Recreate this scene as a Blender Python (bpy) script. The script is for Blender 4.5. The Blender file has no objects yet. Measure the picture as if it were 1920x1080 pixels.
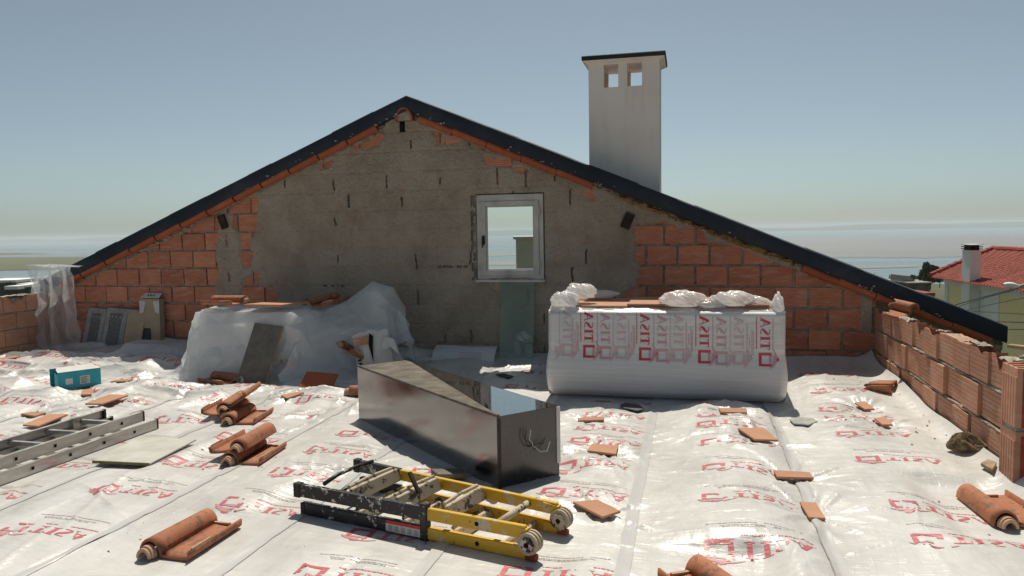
import bpy, math, random
import numpy as np
from math import sin, cos, pi, radians, sqrt, atan2
random.seed(7); np.random.seed(7)
S = bpy.context.scene
COL = S.collection

# ------------------------------------------------------------------ camera
CAM_H = 1.44; FPX = 1400.0
YAW = radians(13.5); PITCH = math.atan(106 / 1400.0); ROLL = radians(0.955)
fw = np.array([-sin(YAW) * cos(PITCH), cos(YAW) * cos(PITCH), -sin(PITCH)])
rt = np.array([cos(YAW), sin(YAW), 0.0]); up = np.cross(rt, fw)
r2 = cos(ROLL) * rt - sin(ROLL) * up
u2 = sin(ROLL) * rt + cos(ROLL) * up
cam_d = bpy.data.cameras.new('camera'); cam = bpy.data.objects.new('camera', cam_d); COL.objects.link(cam)
cam_d.sensor_width = 36; cam_d.lens = FPX / 1920 * 36
cam_d.clip_start = 0.05; cam_d.clip_end = 90000
from mathutils import Matrix, Vector
cam.matrix_world = Matrix(((r2[0], u2[0], -fw[0], 0), (r2[1], u2[1], -fw[1], 0), (r2[2], u2[2], -fw[2], CAM_H), (0, 0, 0, 1)))
S.camera = cam

# ------------------------------------------------------------------ sky, sun, exposure
SUN_EL = radians(59.0); SUN_AZ = radians(-8.0)      # azimuth from +Y, negative = towards -X
W = bpy.data.worlds.new('World'); S.world = W; W.use_nodes = True
wn = W.node_tree.nodes; wl_ = W.node_tree.links
for n in list(wn): wn.remove(n)
sky = wn.new('ShaderNodeTexSky'); sky.sky_type = 'NISHITA'; sky.sun_disc = False
sky.sun_elevation = SUN_EL; sky.sun_rotation = SUN_AZ
sky.altitude = 60; sky.air_density = 0.62; sky.dust_density = 1.1; sky.ozone_density = 2.5
bg = wn.new('ShaderNodeBackground'); bg.inputs['Strength'].default_value = 0.0595
wo = wn.new('ShaderNodeOutputWorld')
hs = wn.new('ShaderNodeHueSaturation'); hs.inputs['Saturation'].default_value = .70; wl_.new(sky.outputs[0], hs.inputs['Color'])
wb = wn.new('ShaderNodeMix'); wb.data_type = 'RGBA'; wb.blend_type = 'MULTIPLY'; wb.inputs[0].default_value = 1.0; wb.inputs[7].default_value = (.915, 1.0, .90, 1)
wl_.new(hs.outputs[0], wb.inputs[6]); wl_.new(wb.outputs[2], bg.inputs[0]); wl_.new(bg.outputs[0], wo.inputs[0])
sun_d = bpy.data.lights.new('sun', 'SUN'); sun_d.energy = 3.25; sun_d.angle = radians(0.55); sun_d.color = (1.0, 0.925, 0.80)
sun = bpy.data.objects.new('sun', sun_d); COL.objects.link(sun)
sdir = Vector((sin(SUN_AZ) * cos(SUN_EL), cos(SUN_AZ) * cos(SUN_EL), sin(SUN_EL)))
sun.rotation_euler = sdir.to_track_quat('Z', 'Y').to_euler(); sun.location = (-4, 20, 30)
S.view_settings.view_transform = 'Standard'; S.view_settings.look = 'None'
S.view_settings.exposure = 0.52; S.view_settings.gamma = 1.0
S.view_settings.use_curve_mapping = False
try:
    S.cycles.use_denoising = True
    S.cycles.max_bounces = 10; S.cycles.transparent_max_bounces = 16; S.cycles.volume_bounces = 1
    S.cycles.caustics_reflective = False; S.cycles.caustics_refractive = False
except Exception: pass

# ------------------------------------------------------------------ helpers
ORG = np.array([0, 0, CAM_H])
def ray(x, y):
    return fw + (x - 960) / FPX * r2 - (y - 540) / FPX * u2
def fl(x, y, z=0.0):
    d = ray(x, y); return ORG + d * ((z - CAM_H) / d[2])
def wl(x, y, Y=7.84):
    d = ray(x, y); return ORG + d * (Y / d[1])
def dp(x, y, Z):                       # point at depth Z along the optical axis
    return ORG + ray(x, y) * Z

def _hash(ix, iy, s):
    n = (ix.astype(np.int64) * 374761393 + iy.astype(np.int64) * 668265263 + s * 1274126177) & 0x7fffffff
    n = ((n ^ (n >> 13)) * 1274126177) & 0x7fffffff
    n = n ^ (n >> 16)
    return (n & 0xffff) / 65535.0
def vn(x, y, s=0):                     # value noise 0..1
    x = np.asarray(x, float); y = np.asarray(y, float)
    ix = np.floor(x); iy = np.floor(y); fx = x - ix; fy = y - iy
    fx = fx * fx * fx * (fx * (fx * 6 - 15) + 10); fy = fy * fy * fy * (fy * (fy * 6 - 15) + 10)
    a = _hash(ix, iy, s); b = _hash(ix + 1, iy, s); c = _hash(ix, iy + 1, s); d = _hash(ix + 1, iy + 1, s)
    return (a * (1 - fx) + b * fx) * (1 - fy) + (c * (1 - fx) + d * fx) * fy
def fbm(x, y, s=0, o=4):
    t = 0; a = .5; n = 0
    for i in range(o):
        t = t + a * vn(x * 2 ** i, y * 2 ** i, s + i * 17); n += a; a *= .5
    return t / n
def ridge(x, y, s=0):
    return 1 - np.abs(2 * vn(x, y, s) - 1)

def tag(o, label=None, cat=None, group=None, kind=None):
    if label: o['label'] = label
    if cat: o['category'] = cat
    if group: o['group'] = group
    if kind: o['kind'] = kind
    return o
def thing(name, label, cat, loc=(0, 0, 0), rz=0, group=None):
    o = bpy.data.objects.new(name, None); COL.objects.link(o)
    o.empty_display_size = .1
    o.location = [float(v) for v in loc]; o.rotation_euler = (0, 0, rz)
    return tag(o, label, cat, group)
def mesh(name, v, f, mat=None, smooth=False):
    m = bpy.data.meshes.new(name)
    v = np.asarray(v, float).reshape(-1, 3)
    m.from_pydata(v.tolist(), [], [tuple(int(i) for i in q) for q in f])
    if mat is not None:
        for k in (mat if isinstance(mat, (list, tuple)) else [mat]): m.materials.append(k)
    if smooth: m.polygons.foreach_set('use_smooth', [True] * len(m.polygons))
    m.update(); return m
def gridmesh(name, P, mat, smooth=True, closed_u=False, closed_v=False, keep=None):
    # P: (nu, nv, 3)
    nu, nv = P.shape[:2]
    I = np.arange(nu * nv).reshape(nu, nv)
    if closed_u: I = np.vstack([I, I[:1]])
    if closed_v: I = np.hstack([I, I[:, :1]])
    Q = np.stack([I[:-1, :-1], I[1:, :-1], I[1:, 1:], I[:-1, 1:]], -1)
    if keep is not None: Q = Q[keep]
    Q = Q.reshape(-1, 4)
    used, inv = np.unique(Q, return_inverse=True)
    V = P.reshape(-1, 3)[used]; Q = inv.reshape(-1, 4)
    m = bpy.data.meshes.new(name)
    m.vertices.add(len(V)); m.vertices.foreach_set('co', V.astype(np.float32).ravel())
    m.loops.add(Q.size); m.loops.foreach_set('vertex_index', Q.astype(np.int32).ravel())
    m.polygons.add(len(Q)); m.polygons.foreach_set('loop_start', np.arange(0, Q.size, 4, dtype=np.int32))
    m.polygons.foreach_set('use_smooth', np.full(len(Q), smooth))
    if mat: m.materials.append(mat)
    m.update(calc_edges=True); m.validate(); return m
def obj(name, me, parent=None, loc=None, rot=None):
    o = bpy.data.objects.new(name, me); COL.objects.link(o)
    if parent: o.parent = parent
    if loc is not None: o.location = [float(c) for c in loc]
    if rot is not None: o.rotation_euler = rot
    return o
class MB:
    def __init__(s): s.v = []; s.f = []
    def add(s, v, f):
        n = len(s.v); s.v += [tuple(map(float, p)) for p in v]; s.f += [tuple(i + n for i in q) for q in f]; return s
    def box(s, a, b):
        x0, y0, z0 = a; x1, y1, z1 = b
        return s.add([(x0, y0, z0), (x1, y0, z0), (x1, y1, z0), (x0, y1, z0), (x0, y0, z1), (x1, y0, z1), (x1, y1, z1), (x0, y1, z1)],
                     [(3, 2, 1, 0), (4, 5, 6, 7), (0, 1, 5, 4), (1, 2, 6, 5), (2, 3, 7, 6), (3, 0, 4, 7)])
    def bar(s, p, q, w, h, upv=(0, 0, 1)):          # rectangular bar from p to q
        p = np.array(p, float); q = np.array(q, float); d = q - p; d /= np.linalg.norm(d)
        U = np.array(upv, float); R = np.cross(d, U); R /= np.linalg.norm(R); U = np.cross(R, d)
        c = []
        for e in (p, q):
            for a, b in ((-1, -1), (1, -1), (1, 1), (-1, 1)): c.append(e + R * a * w / 2 + U * b * h / 2)
        return s.add(c, [(3, 2, 1, 0), (4, 5, 6, 7), (0, 1, 5, 4), (1, 2, 6, 5), (2, 3, 7, 6), (3, 0, 4, 7)])
    def tube(s, pts, r, n=8, cap=True):
        pts = [np.array(p, float) for p in pts]; rings = []
        rr = r if isinstance(r, (list, tuple)) else [r] * len(pts)
        for i, p in enumerate(pts):
            d = pts[min(i + 1, len(pts) - 1)] - pts[max(i - 1, 0)]; d /= np.linalg.norm(d) + 1e-12
            a = np.array([0, 0, 1.]) if abs(d[2]) < .9 else np.array([1., 0, 0])
            R = np.cross(d, a); R /= np.linalg.norm(R); U = np.cross(R, d)
            rings.append([p + rr[i] * (cos(2 * pi * k / n) * R + sin(2 * pi * k / n) * U) for k in range(n)])
        v = [p for g in rings for p in g]; f = []
        for i in range(len(pts) - 1):
            for k in range(n):
                f.append((i * n + k, i * n + (k + 1) % n, (i + 1) * n + (k + 1) % n, (i + 1) * n + k))
        if cap: f.append(tuple(range(n))[::-1]); f.append(tuple((len(pts) - 1) * n + k for k in range(n)))
        return s.add(v, f)
    def prism(s, poly, axis, a, b):                 # poly: 2D points; axis 'x','y','z'
        def P(p, c): return {'y': (p[0], c, p[1]), 'x': (c, p[0], p[1]), 'z': (p[0], p[1], c)}[axis]
        n = len(poly)
        v = [P(p, a) for p in poly] + [P(p, b) for p in poly]
        return s.add(v, [tuple(range(n)), tuple(range(2 * n - 1, n - 1, -1))] + [(i, i + n, (i + 1) % n + n, (i + 1) % n) for i in range(n)])
    def mesh(s, name, mat, smooth=False, fix=True, bevel=0):
        m = mesh(name, s.v, s.f, mat, smooth)
        if fix or bevel:
            import bmesh
            bm = bmesh.new(); bm.from_mesh(m)
            bmesh.ops.recalc_face_normals(bm, faces=bm.faces[:])
            if bevel: bmesh.ops.bevel(bm, geom=bm.edges[:], offset=bevel, segments=1, affect='EDGES', clamp_overlap=True)
            bm.to_mesh(m); bm.free()
        return m
    def obj(s, name, mat, parent=None, smooth=False, bevel=0, loc=None):
        return obj(name, s.mesh(name, mat, smooth, True, bevel), parent, loc)
def struct(o): o['kind'] = 'structure'; return o

# ------------------------------------------------------------------ materials
class NT:
    def __init__(s, name):
        s.m = bpy.data.materials.new(name); s.m.use_nodes = True; s.t = s.m.node_tree; s.n = s.t.nodes; s.l = s.t.links
        s.p = s.n['Principled BSDF']; s.out = s.n['Material Output']; s._c = None
    def new(s, k, **kw):
        n = s.n.new(k)
        for a, b in kw.items(): setattr(n, a, b)
        return n
    def link(s, a, b): s.l.new(a, b)
    def coord(s, kind='Object'):
        if s._c is None: s._c = s.new('ShaderNodeTexCoord')
        return s._c.outputs[kind]
    def geo(s):
        g = s.new('ShaderNodeNewGeometry'); return g.outputs['Position']
    def map(s, vec, scale=(1, 1, 1), loc=(0, 0, 0), rot=(0, 0, 0)):
        m = s.new('ShaderNodeMapping'); s.link(vec, m.inputs[0]); m.inputs['Scale'].default_value = scale
        m.inputs['Location'].default_value = loc; m.inputs['Rotation'].default_value = rot; return m.outputs[0]
    def noise(s, vec, scale=5, det=4, rough=.55, dist=0, out=0):
        n = s.new('ShaderNodeTexNoise'); s.link(vec, n.inputs['Vector'])
        n.inputs['Scale'].default_value = scale; n.inputs['Detail'].default_value = det
        n.inputs['Roughness'].default_value = rough; n.inputs['Distortion'].default_value = dist; return n.outputs[out]
    def vor(s, vec, scale=5, feature='F1', out=0):
        n = s.new('ShaderNodeTexVoronoi'); n.feature = feature; s.link(vec, n.inputs['Vector']); n.inputs['Scale'].default_value = scale
        return n.outputs[out]
    def ramp(s, fac, stops, interp='LINEAR'):
        r = s.new('ShaderNodeValToRGB'); s.link(fac, r.inputs[0]); r.color_ramp.interpolation = interp
        e = r.color_ramp.elements
        while len(e) < len(stops): e.new(.5)
        for i, (p, c) in enumerate(stops):
            e[i].position = p; e[i].color = (c, c, c, 1) if isinstance(c, (int, float)) else (*c, 1)
        return r.outputs[0]
    def mix(s, fac, a, b, blend='MIX'):
        m = s.new('ShaderNodeMix', data_type='RGBA', blend_type=blend)
        for sock, val in ((m.inputs[0], fac), (m.inputs[6], a), (m.inputs[7], b)):
            if isinstance(val, (int, float)): sock.default_value = val
            elif isinstance(val, (tuple, list)): sock.default_value = (*val, 1) if len(val) == 3 else val
            else: s.link(val, sock)
        return m.outputs[2]
    def math(s, op, a, b=0.0):
        m = s.new('ShaderNodeMath', operation=op)
        for i, v in enumerate((a, b)):
            if isinstance(v, (int, float)): m.inputs[i].default_value = v
            else: s.link(v, m.inputs[i])
        return m.outputs[0]
    def base(s, c):
        if isinstance(c, (tuple, list)): s.p.inputs['Base Color'].default_value = (*c, 1)
        else: s.link(c, s.p.inputs['Base Color'])
    def set(s, **kw):
        N = {'rough': 'Roughness', 'metal': 'Metallic', 'spec': 'Specular IOR Level', 'trans': 'Transmission Weight', 'ior': 'IOR', 'alpha': 'Alpha', 'coat': 'Coat Weight'}
        for k, v in kw.items():
            sk = s.p.inputs[N[k]]
            if isinstance(v, (int, float)): sk.default_value = v
            else: s.link(v, sk)
        return s
    def bump(s, h, strength=.3, dist=.01):
        b = s.new('ShaderNodeBump'); b.inputs['Strength'].default_value = strength; b.inputs['Distance'].default_value = dist
        s.link(h, b.inputs['Height']); s.link(b.outputs[0], s.p.inputs['Normal']); return b.outputs[0]
    def rand(s):
        return s.new('ShaderNodeObjectInfo').outputs['Random']
M = {}
def mat_plain(name, col, rough=.6, spec=.4, metal=0, var=.12, scale=12, bump=.15, bd=.004, objrand=0.0):
    t = NT(name); c = t.coord()
    n = t.noise(c, scale, 5, .6)
    dark = tuple(v * (1 - var * 1.6) for v in col); light = tuple(min(1, v * (1 + var)) for v in col)
    col_ = t.ramp(n, [(.3, dark), (.7, light)])
    if objrand:
        col_ = t.mix(1.0, col_, t.ramp(t.rand(), [(0, 1 - objrand), (1, 1.0)]), 'MULTIPLY')
    t.base(col_); t.set(rough=rough, spec=spec, metal=metal)
    if bump: t.bump(t.noise(c, scale * 4, 4, .6), bump, bd)
    M[name] = t.m; return t

# film on the floor: milky grey-white polythene, glossy, finely crinkled
t = NT('film_floor'); c = t.geo()
n1 = t.noise(t.map(c, (1.6, .7, 1), rot=(0, 0, .2)), 1.5, 5, .6); n2 = t.noise(t.map(c, (3, 10, 3), rot=(0, 0, .5)), 1.6, 4, .6)
t.base(t.mix(t.ramp(n1, [(.35, 0.0), (.65, 1.0)]), (.49, .48, .455), (.65, .64, .615)))
t.set(rough=t.ramp(n2, [(.3, .26), (.75, .46)]), spec=.45)
w1 = t.noise(t.map(c, (3, 12, 4), rot=(0, 0, .75)), 1.5, 3, .5, 1.0)
w2 = t.noise(t.map(c, (9, 3, 6), rot=(0, 0, -.35)), 1.6, 3, .5, 1.4)
w3 = t.vor(t.map(c, (1, 1.7, 1), rot=(0, 0, .4)), 13, 'DISTANCE_TO_EDGE')
h = t.math('ADD', t.math('ADD', w1, t.math('MULTIPLY', w2, .7)), t.math('MULTIPLY', t.math('MINIMUM', w3, .2), .35))
t.bump(h, .5, .013); M['film_floor'] = t.m
t = NT('film_overlap'); c = t.geo(); t.base((.52, .515, .50)); t.set(rough=.3, spec=.5); t.bump(t.noise(t.map(c, (30, 3, 3)), 1.5, 4, .6), .4, .008); M['film_overlap'] = t.m

# loose translucent polythene
def film_loose(name, thick, col=(.62, .66, .68)):
    t = NT(name); c = t.geo()
    w = t.noise(t.map(c, (5, 5, 2)), 3, 5, .62, 1.2)
    t.base(col); t.set(rough=.16, spec=.6); nb = t.bump(w, .3, .01)
    tr = t.new('ShaderNodeBsdfTranslucent'); tr.inputs[0].default_value = (*[min(1, v * 1.15) for v in col], 1); t.link(nb, tr.inputs['Normal'])
    m1 = t.new('ShaderNodeMixShader'); m1.inputs[0].default_value = .5; t.link(t.p.outputs[0], m1.inputs[1]); t.link(tr.outputs[0], m1.inputs[2])
    tp = t.new('ShaderNodeBsdfTransparent'); tp.inputs[0].default_value = (.93, .95, .96, 1)
    m2 = t.new('ShaderNodeMixShader'); t.link(t.ramp(t.noise(c, 2.2, 3), [(.3, thick - .08), (.7, thick + .08)]), m2.inputs[0])
    t.link(tp.outputs[0], m2.inputs[1]); t.link(m1.outputs[0], m2.inputs[2]); t.link(m2.outputs[0], t.out.inputs[0]); M[name] = t.m
film_loose('film_drape', .60, (.90, .91, .92)); film_loose('film_thin', .36, (.85, .85, .87)); film_loose('film_wad', .86, (.84, .83, .82))

t = NT('bale_wrap'); c = t.coord()
st = t.noise(t.map(c, (.8, 1, 26)), 2.0, 4, .6, .3)
t.base(t.mix(t.ramp(st, [(.3, 0.), (.7, 1.)]), (.60, .59, .585), (.72, .71, .70))); t.set(rough=.34, spec=.5); t.bump(st, .5, .01); M['bale_wrap'] = t.m
for nm, cc in (('print_red', (.52, .045, .065)), ('print_floor', (.54, .13, .15)), ('print_pale', (.57, .28, .29)), ('print_faint', (.55, .31, .34)), ('print_fainter', (.59, .44, .455)), ('print_grey', (.36, .30, .29))):
    t = NT(nm); t.base(cc); t.set(rough=.32, spec=.5); t.bump(t.noise(t.map(t.geo(), (4, 16, 4), rot=(0, 0, .75)), 2.2, 5, .62, 1.2), .4, .01); M[nm] = t.m

# hollow clay bricks
def brick_mat(name, c0, c1, groove=0, dust=.35):
    t = NT(name); c = t.coord(); g = t.geo()
    n = t.noise(g, 6, 5, .62); n2 = t.noise(g, 28, 4, .6)
    col = t.mix(t.ramp(n, [(.3, 0.), (.72, 1.)]), c0, c1)
    col = t.mix(t.math('MULTIPLY', t.rand(), .6), col, tuple(v * .5 for v in c0))
    d = t.ramp(t.noise(t.map(g, (1.2, 1.2, 4.5)), 5, 5, .7), [(.50, 0.), (.68, dust)])
    col = t.mix(d, col, (.55, .42, .34))
    t.base(col); t.set(rough=.85, spec=.25)
    h = n2
    if groove:
        sep = t.new('ShaderNodeSeparateXYZ'); t.link(g, sep.inputs[0])
        wv = t.math('SINE', t.math('MULTIPLY', sep.outputs[2], groove))
        h = t.math('ADD', n2, t.math('MULTIPLY', wv, .35))
    t.bump(h, .55, .006); M[name] = t.m
brick_mat('brick', (.54, .185, .105), (.68, .285, .17), 310, .6)
brick_mat('brick_sunny', (.52, .25, .155), (.66, .37, .25), 0, .45)  # parapet clay, raking sunlight put into the lighter colour
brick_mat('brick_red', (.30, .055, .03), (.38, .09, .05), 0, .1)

t = NT('cement'); g = t.geo()
n = t.noise(g, 2.2, 6, .65); n2 = t.noise(g, 38, 5, .68); n3 = t.noise(g, 7, 4, .6, .6)
col = t.ramp(n, [(.28, (.35, .272, .205)), (.5, (.47, .378, .295)), (.74, (.55, .465, .38))])
col = t.mix(t.ramp(n3, [(.62, 0.), (.75, .5)]), col, (.56, .51, .45))
col = t.mix(t.ramp(t.noise(g, 4, 3), [(.6, 0.), (.72, .35)]), col, (.40, .23, .155))
col = t.mix(t.ramp(t.noise(g, 75, 4, .7), [(.30, .55), (.48, 0.)]), col, (.16, .125, .095)); col = t.mix(t.ramp(t.noise(g, 110, 2, .6), [(.62, 0.), (.70, .5)]), col, (.60, .54, .46))
t.base(col); t.set(rough=.95, spec=.15); t.bump(t.math('ADD', n2, n3), 1.0, .03); M['cement'] = t.m
mat_plain('mortar', (.34, .295, .24), .95, .15, 0, .3, 14, .6, .012)
mat_plain('mortar_dusty', (.42, .38, .31), .95, .15, 0, .25, 14, .6, .012)
mat_plain('mustard_mortar', (.30, .20, .10), .95, .15, 0, .3, 12, .6, .012)

t = NT('membrane'); c = t.geo()
n = t.noise(c, 1.6, 5, .62); n2 = t.noise(c, 90, 3, .6)
col = t.ramp(n, [(.32, (.014, .019, .030)), (.56, (.026, .033, .047)), (.75, (.06, .066, .078))])
col = t.mix(t.ramp(t.noise(c, 8, 5, .7), [(.62, 0.), (.8, .45)]), col, (.10, .10, .105))
t.base(col); t.set(rough=.72, spec=.35); t.bump(n2, .35, .004); M['membrane'] = t.m

def terracotta(name, c0, c1, lichen=.5):
    t = NT(name); c = t.coord()
    n = t.noise(c, 7, 5, .6)
    col = t.mix(t.ramp(n, [(.3, 0.), (.7, 1.)]), c0, c1)
    col = t.mix(t.math('MULTIPLY', t.rand(), .35), col, tuple(v * .7 for v in c0))
    l = t.ramp(t.noise(c, 16, 6, .72), [(.60 - .1 * lichen, 0.), (.70 - .1 * lichen, lichen * .8)])
    col = t.mix(l, col, (.12, .085, .06))
    l2 = t.ramp(t.noise(t.map(c, loc=(3, 1, 7)), 24, 5, .7), [(.66, 0.), (.72, lichen * .9)])
    col = t.mix(l2, col, (.42, .36, .27))
    t.base(col); t.set(rough=.78, spec=.3); t.bump(t.noise(c, 60, 4, .6), .3, .004); M[name] = t.m
terracotta('tile_clay', (.34, .125, .062), (.45, .185, .095), .9)
terracotta('tile_verge', (.36, .09, .04), (.47, .135, .06), .25)
terracotta('tile_flat', (.43, .215, .125), (.50, .265, .165), .12)
terracotta('tile_raw', (.48, .29, .18), (.56, .36, .24), .35)

t = NT('steel'); c = t.coord()
t.base((.27, .26, .25)); t.set(metal=1.0, rough=t.ramp(t.noise(c, 3, 5, .65), [(.3, .12), (.7, .26)]))
t.bump(t.noise(t.map(c, (1.2, 1.2, 3)), 2.2, 3), .06, .01); M['steel'] = t.m
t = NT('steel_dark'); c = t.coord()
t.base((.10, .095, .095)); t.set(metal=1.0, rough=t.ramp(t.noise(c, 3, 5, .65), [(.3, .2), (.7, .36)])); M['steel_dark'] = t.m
t = NT('steel_mirror'); c = t.coord()
sp = t.ramp(t.noise(c, 95, 3, .7), [(.66, 0.), (.70, 1.)])
t.base(t.mix(sp, (.62, .60, .57), (.5, .48, .45))); t.set(metal=t.ramp(sp, [(0, 1.), (1, 0.)]), rough=t.ramp(sp, [(0, .045), (1, .7)])); M['steel_mirror'] = t.m
mat_plain('dust_board', (.135, .115, .088), .8, .3, 0, .35, 9, .4, .004)
t = NT('aluminium'); c = t.coord()
t.base(t.ramp(t.noise(t.map(c, (14, 2, 14)), 3, 5, .7), [(.3, (.40, .38, .35)), (.7, (.62, .60, .56))])); t.set(metal=.85, rough=t.ramp(t.noise(c, 9, 4), [(.3, .34), (.7, .55)]))
t.bump(t.noise(t.map(c, (30, 1, 30)), 4, 3), .08, .003); M['aluminium'] = t.m
mat_plain('black_plastic', (.022, .021, .02), .5, .4, 0, .3, 20, .1)
mat_plain('dark_hole', (.02, .016, .013), .9, .1, 0, .3, 20, .2)
def spatter(name, base, chip, thr=.6, sc=26, rough=.5, chip2=None, thr2=.66):
    t = NT(name); c = t.coord()
    n = t.noise(c, sc, 6, .75)
    col = t.mix(t.ramp(n, [(thr, 0.), (thr + .03, 1.)]), base, chip)
    if chip2: col = t.mix(t.ramp(t.noise(t.map(c, loc=(5, 2, 9)), sc * .6, 6, .75), [(thr2, 0.), (thr2 + .03, 1.)]), col, chip2)
    t.base(col); t.set(rough=rough, spec=.4); t.bump(n, .25, .003); M[name] = t.m
spatter('yellow_paint', (.60, .35, .02), (.12, .075, .03), .61, 20, .45, (.52, .44, .33), .575)
spatter('black_paint', (.016, .016, .018), (.50, .47, .42), .565, 17, .45)
spatter('tread_paint', (.47, .39, .28), (.06, .045, .035), .54, 14, .7)
mat_plain('foot_rubber', (.05, .042, .036), .8, .3, 0, .3, 20, .3)
mat_plain('turquoise_card', (.03, .33, .41), .6, .35, 0, .12, 10, .1)
mat_plain('white_card', (.62, .60, .57), .7, .3, 0, .1, 10, .1)
mat_plain('grey_card', (.36, .36, .37), .75, .3, 0, .22, 14, .2)
mat_plain('cardboard', (.44, .34, .235), .85, .2, 0, .1, 8, .1)
mat_plain('plank_grey', (.165, .145, .12), .75, .3, 0, .2, 10, .2)
mat_plain('orange_print', (.55, .23, .09), .7, .3, 0, .1, 10, .1)
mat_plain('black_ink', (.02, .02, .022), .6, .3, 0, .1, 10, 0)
mat_plain('red_ink', (.55, .03, .03), .5, .4, 0, .1, 10, 0)
t = NT('ornate'); c = t.coord()
v = t.vor(c, 62, 'DISTANCE_TO_EDGE')
t.base(t.ramp(v, [(.06, (.20, .20, .205)), (.3, (.03, .031, .036))])); t.set(rough=.45, spec=.5); t.bump(v, .6, .006); M['ornate'] = t.m
mat_plain('slate_plain', (.05, .055, .06), .6, .4, 0, .3, 14, .4)
mat_plain('slate_pale', (.33, .335, .31), .7, .3, 0, .2, 14, .3)
mat_plain('fibre_board', (.50, .49, .44), .85, .2, 0, .12, 5, .2)
mat_plain('board_edge', (.17, .15, .07), .9, .2, 0, .2, 20, .3)
mat_plain('rock', (.23, .17, .10), .95, .2, 0, .4, 16, .9, .02)
mat_plain('rubble', (.45, .40, .33), .95, .2, 0, .3, 14, .9, .02)
mat_plain('wood_raw', (.36, .25, .16), .85, .2, 0, .25, 12, .4)
mat_plain('timber_dark', (.045, .034, .025), .9, .2, 0, .35, 18, .5)
t = NT('window_wood'); c = t.coord()
col = t.ramp(t.noise(t.map(c, (2, 2, 2)), 3, 5, .6), [(.30, (.38, .34, .30)), (.45, (.52, .49, .45)), (.7, (.62, .59, .55))])
t.base(col); t.set(rough=.7, spec=.3); t.bump(t.noise(c, 50, 4), .3, .004); M['window_wood'] = t.m
def thin_glass(name, tint, gl=.1, rough=.02, dirt=0.0):
    t = NT(name); tp = t.new('ShaderNodeBsdfTransparent'); tp.inputs[0].default_value = (*tint, 1)
    g = t.new('ShaderNodeBsdfGlossy'); g.inputs['Roughness'].default_value = rough; g.inputs[0].default_value = (.9, .95, .93, 1)
    lw = t.new('ShaderNodeLayerWeight'); lw.inputs[0].default_value = .5; f = t.new('ShaderNodeMath', operation='MULTIPLY_ADD'); t.link(t.math('POWER', lw.outputs['Facing'], 4.0), f.inputs[0]); f.inputs[1].default_value = .5; f.inputs[2].default_value = .03
    m = t.new('ShaderNodeMixShader'); t.link(t.math('ADD', f.outputs[0], gl), m.inputs[0]); t.link(tp.outputs[0], m.inputs[1]); t.link(g.outputs[0], m.inputs[2])
    if dirt:
        t.base((.60, .64, .54)); t.set(rough=.6)
        m2 = t.new('ShaderNodeMixShader'); t.link(t.ramp(t.noise(t.coord(), 4, 4), [(.3, dirt * .6), (.7, dirt * 1.3)]), m2.inputs[0])
        t.link(m.outputs[0], m2.inputs[1]); t.link(t.p.outputs[0], m2.inputs[2]); m = m2
    t.link(m.outputs[0], t.out.inputs[0]); M[name] = t.m
thin_glass('window_glass', (.96, .98, .97), 0.0); thin_glass('green_glass', (.80, .87, .82), .0, .03, .14)
t = NT('stucco'); c = t.coord()
t.base(t.ramp(t.math('ADD', t.math('MULTIPLY', t.noise(c, 2.2, 6, .6), .6), t.math('MULTIPLY', t.noise(t.map(c, (7, 7, .5)), 1.6, 5, .65), .4)), [(.32, (.72, .63, .58)), (.4, (.80, .70, .645)), (.5, (.86, .77, .715)), (.7, (.89, .82, .77))])); t.set(rough=.9, spec=.2); t.bump(t.noise(c, 45, 4, .6), .25, .004); M['stucco'] = t.m

# ================================================================== SETTING
# ground: hillside falling from the houses to the estuary, then the bed under the water
mat = NT('hillside'); c = mat.geo()
mat.base(mat.ramp(mat.noise(c, .02, 6, .6), [(.3, (.05, .065, .03)), (.55, (.10, .105, .055)), (.75, (.16, .15, .10))])); mat.set(rough=.95, spec=.1); M['hillside'] = mat.m
def hill(r, a):
    z = -7.0 - 56.0 * np.clip((r - 12) / 940.0, 0, None) ** .62
    return np.maximum(z, -66)
rr = np.concatenate([[0.5, 4, 8, 12, 16, 22, 30, 40], np.geomspace(55, 16000, 46)]); aa = np.linspace(0, 2 * pi, 121)[:-1]
R_, A_ = np.meshgrid(rr, aa, indexing='ij')
Z_ = hill(R_, A_) + (fbm(R_ * np.cos(A_) / 60 + 50, R_ * np.sin(A_) / 60 + 50, 3) - .5) * np.clip(R_ / 60, 0, 1) * 6 * (R_ < 980)
ground = struct(obj('ground', gridmesh('ground', np.stack([R_ * np.cos(A_), R_ * np.sin(A_), Z_], -1), M['hillside'], closed_v=True)))
WZ = -60.0
t = NT('estuary_water'); c = t.geo()
n = t.noise(t.map(c, (.0004, .004, 1)), 1, 5, .6)
t.base(t.ramp(n, [(.35, (.06, .10, .125)), (.65, (.13, .17, .185))])); t.set(rough=t.ramp(n, [(.35, .10), (.65, .32)]), spec=.5)
t.bump(t.noise(t.map(c, (.05, .12, 1)), 1, 3), .25, .6); M['estuary_water'] = t.m
rr = np.geomspace(820, 60000, 60); aa = np.linspace(radians(20), radians(180), 61)
R_, A_ = np.meshgrid(rr, aa, indexing='ij')
struct(obj('estuary_water', gridmesh('estuary_water', np.stack([R_ * np.cos(A_), R_ * np.sin(A_), np.full_like(R_, WZ)], -1), M['estuary_water'])))
def onwater(x, y): return fl(x, y, WZ)
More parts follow.
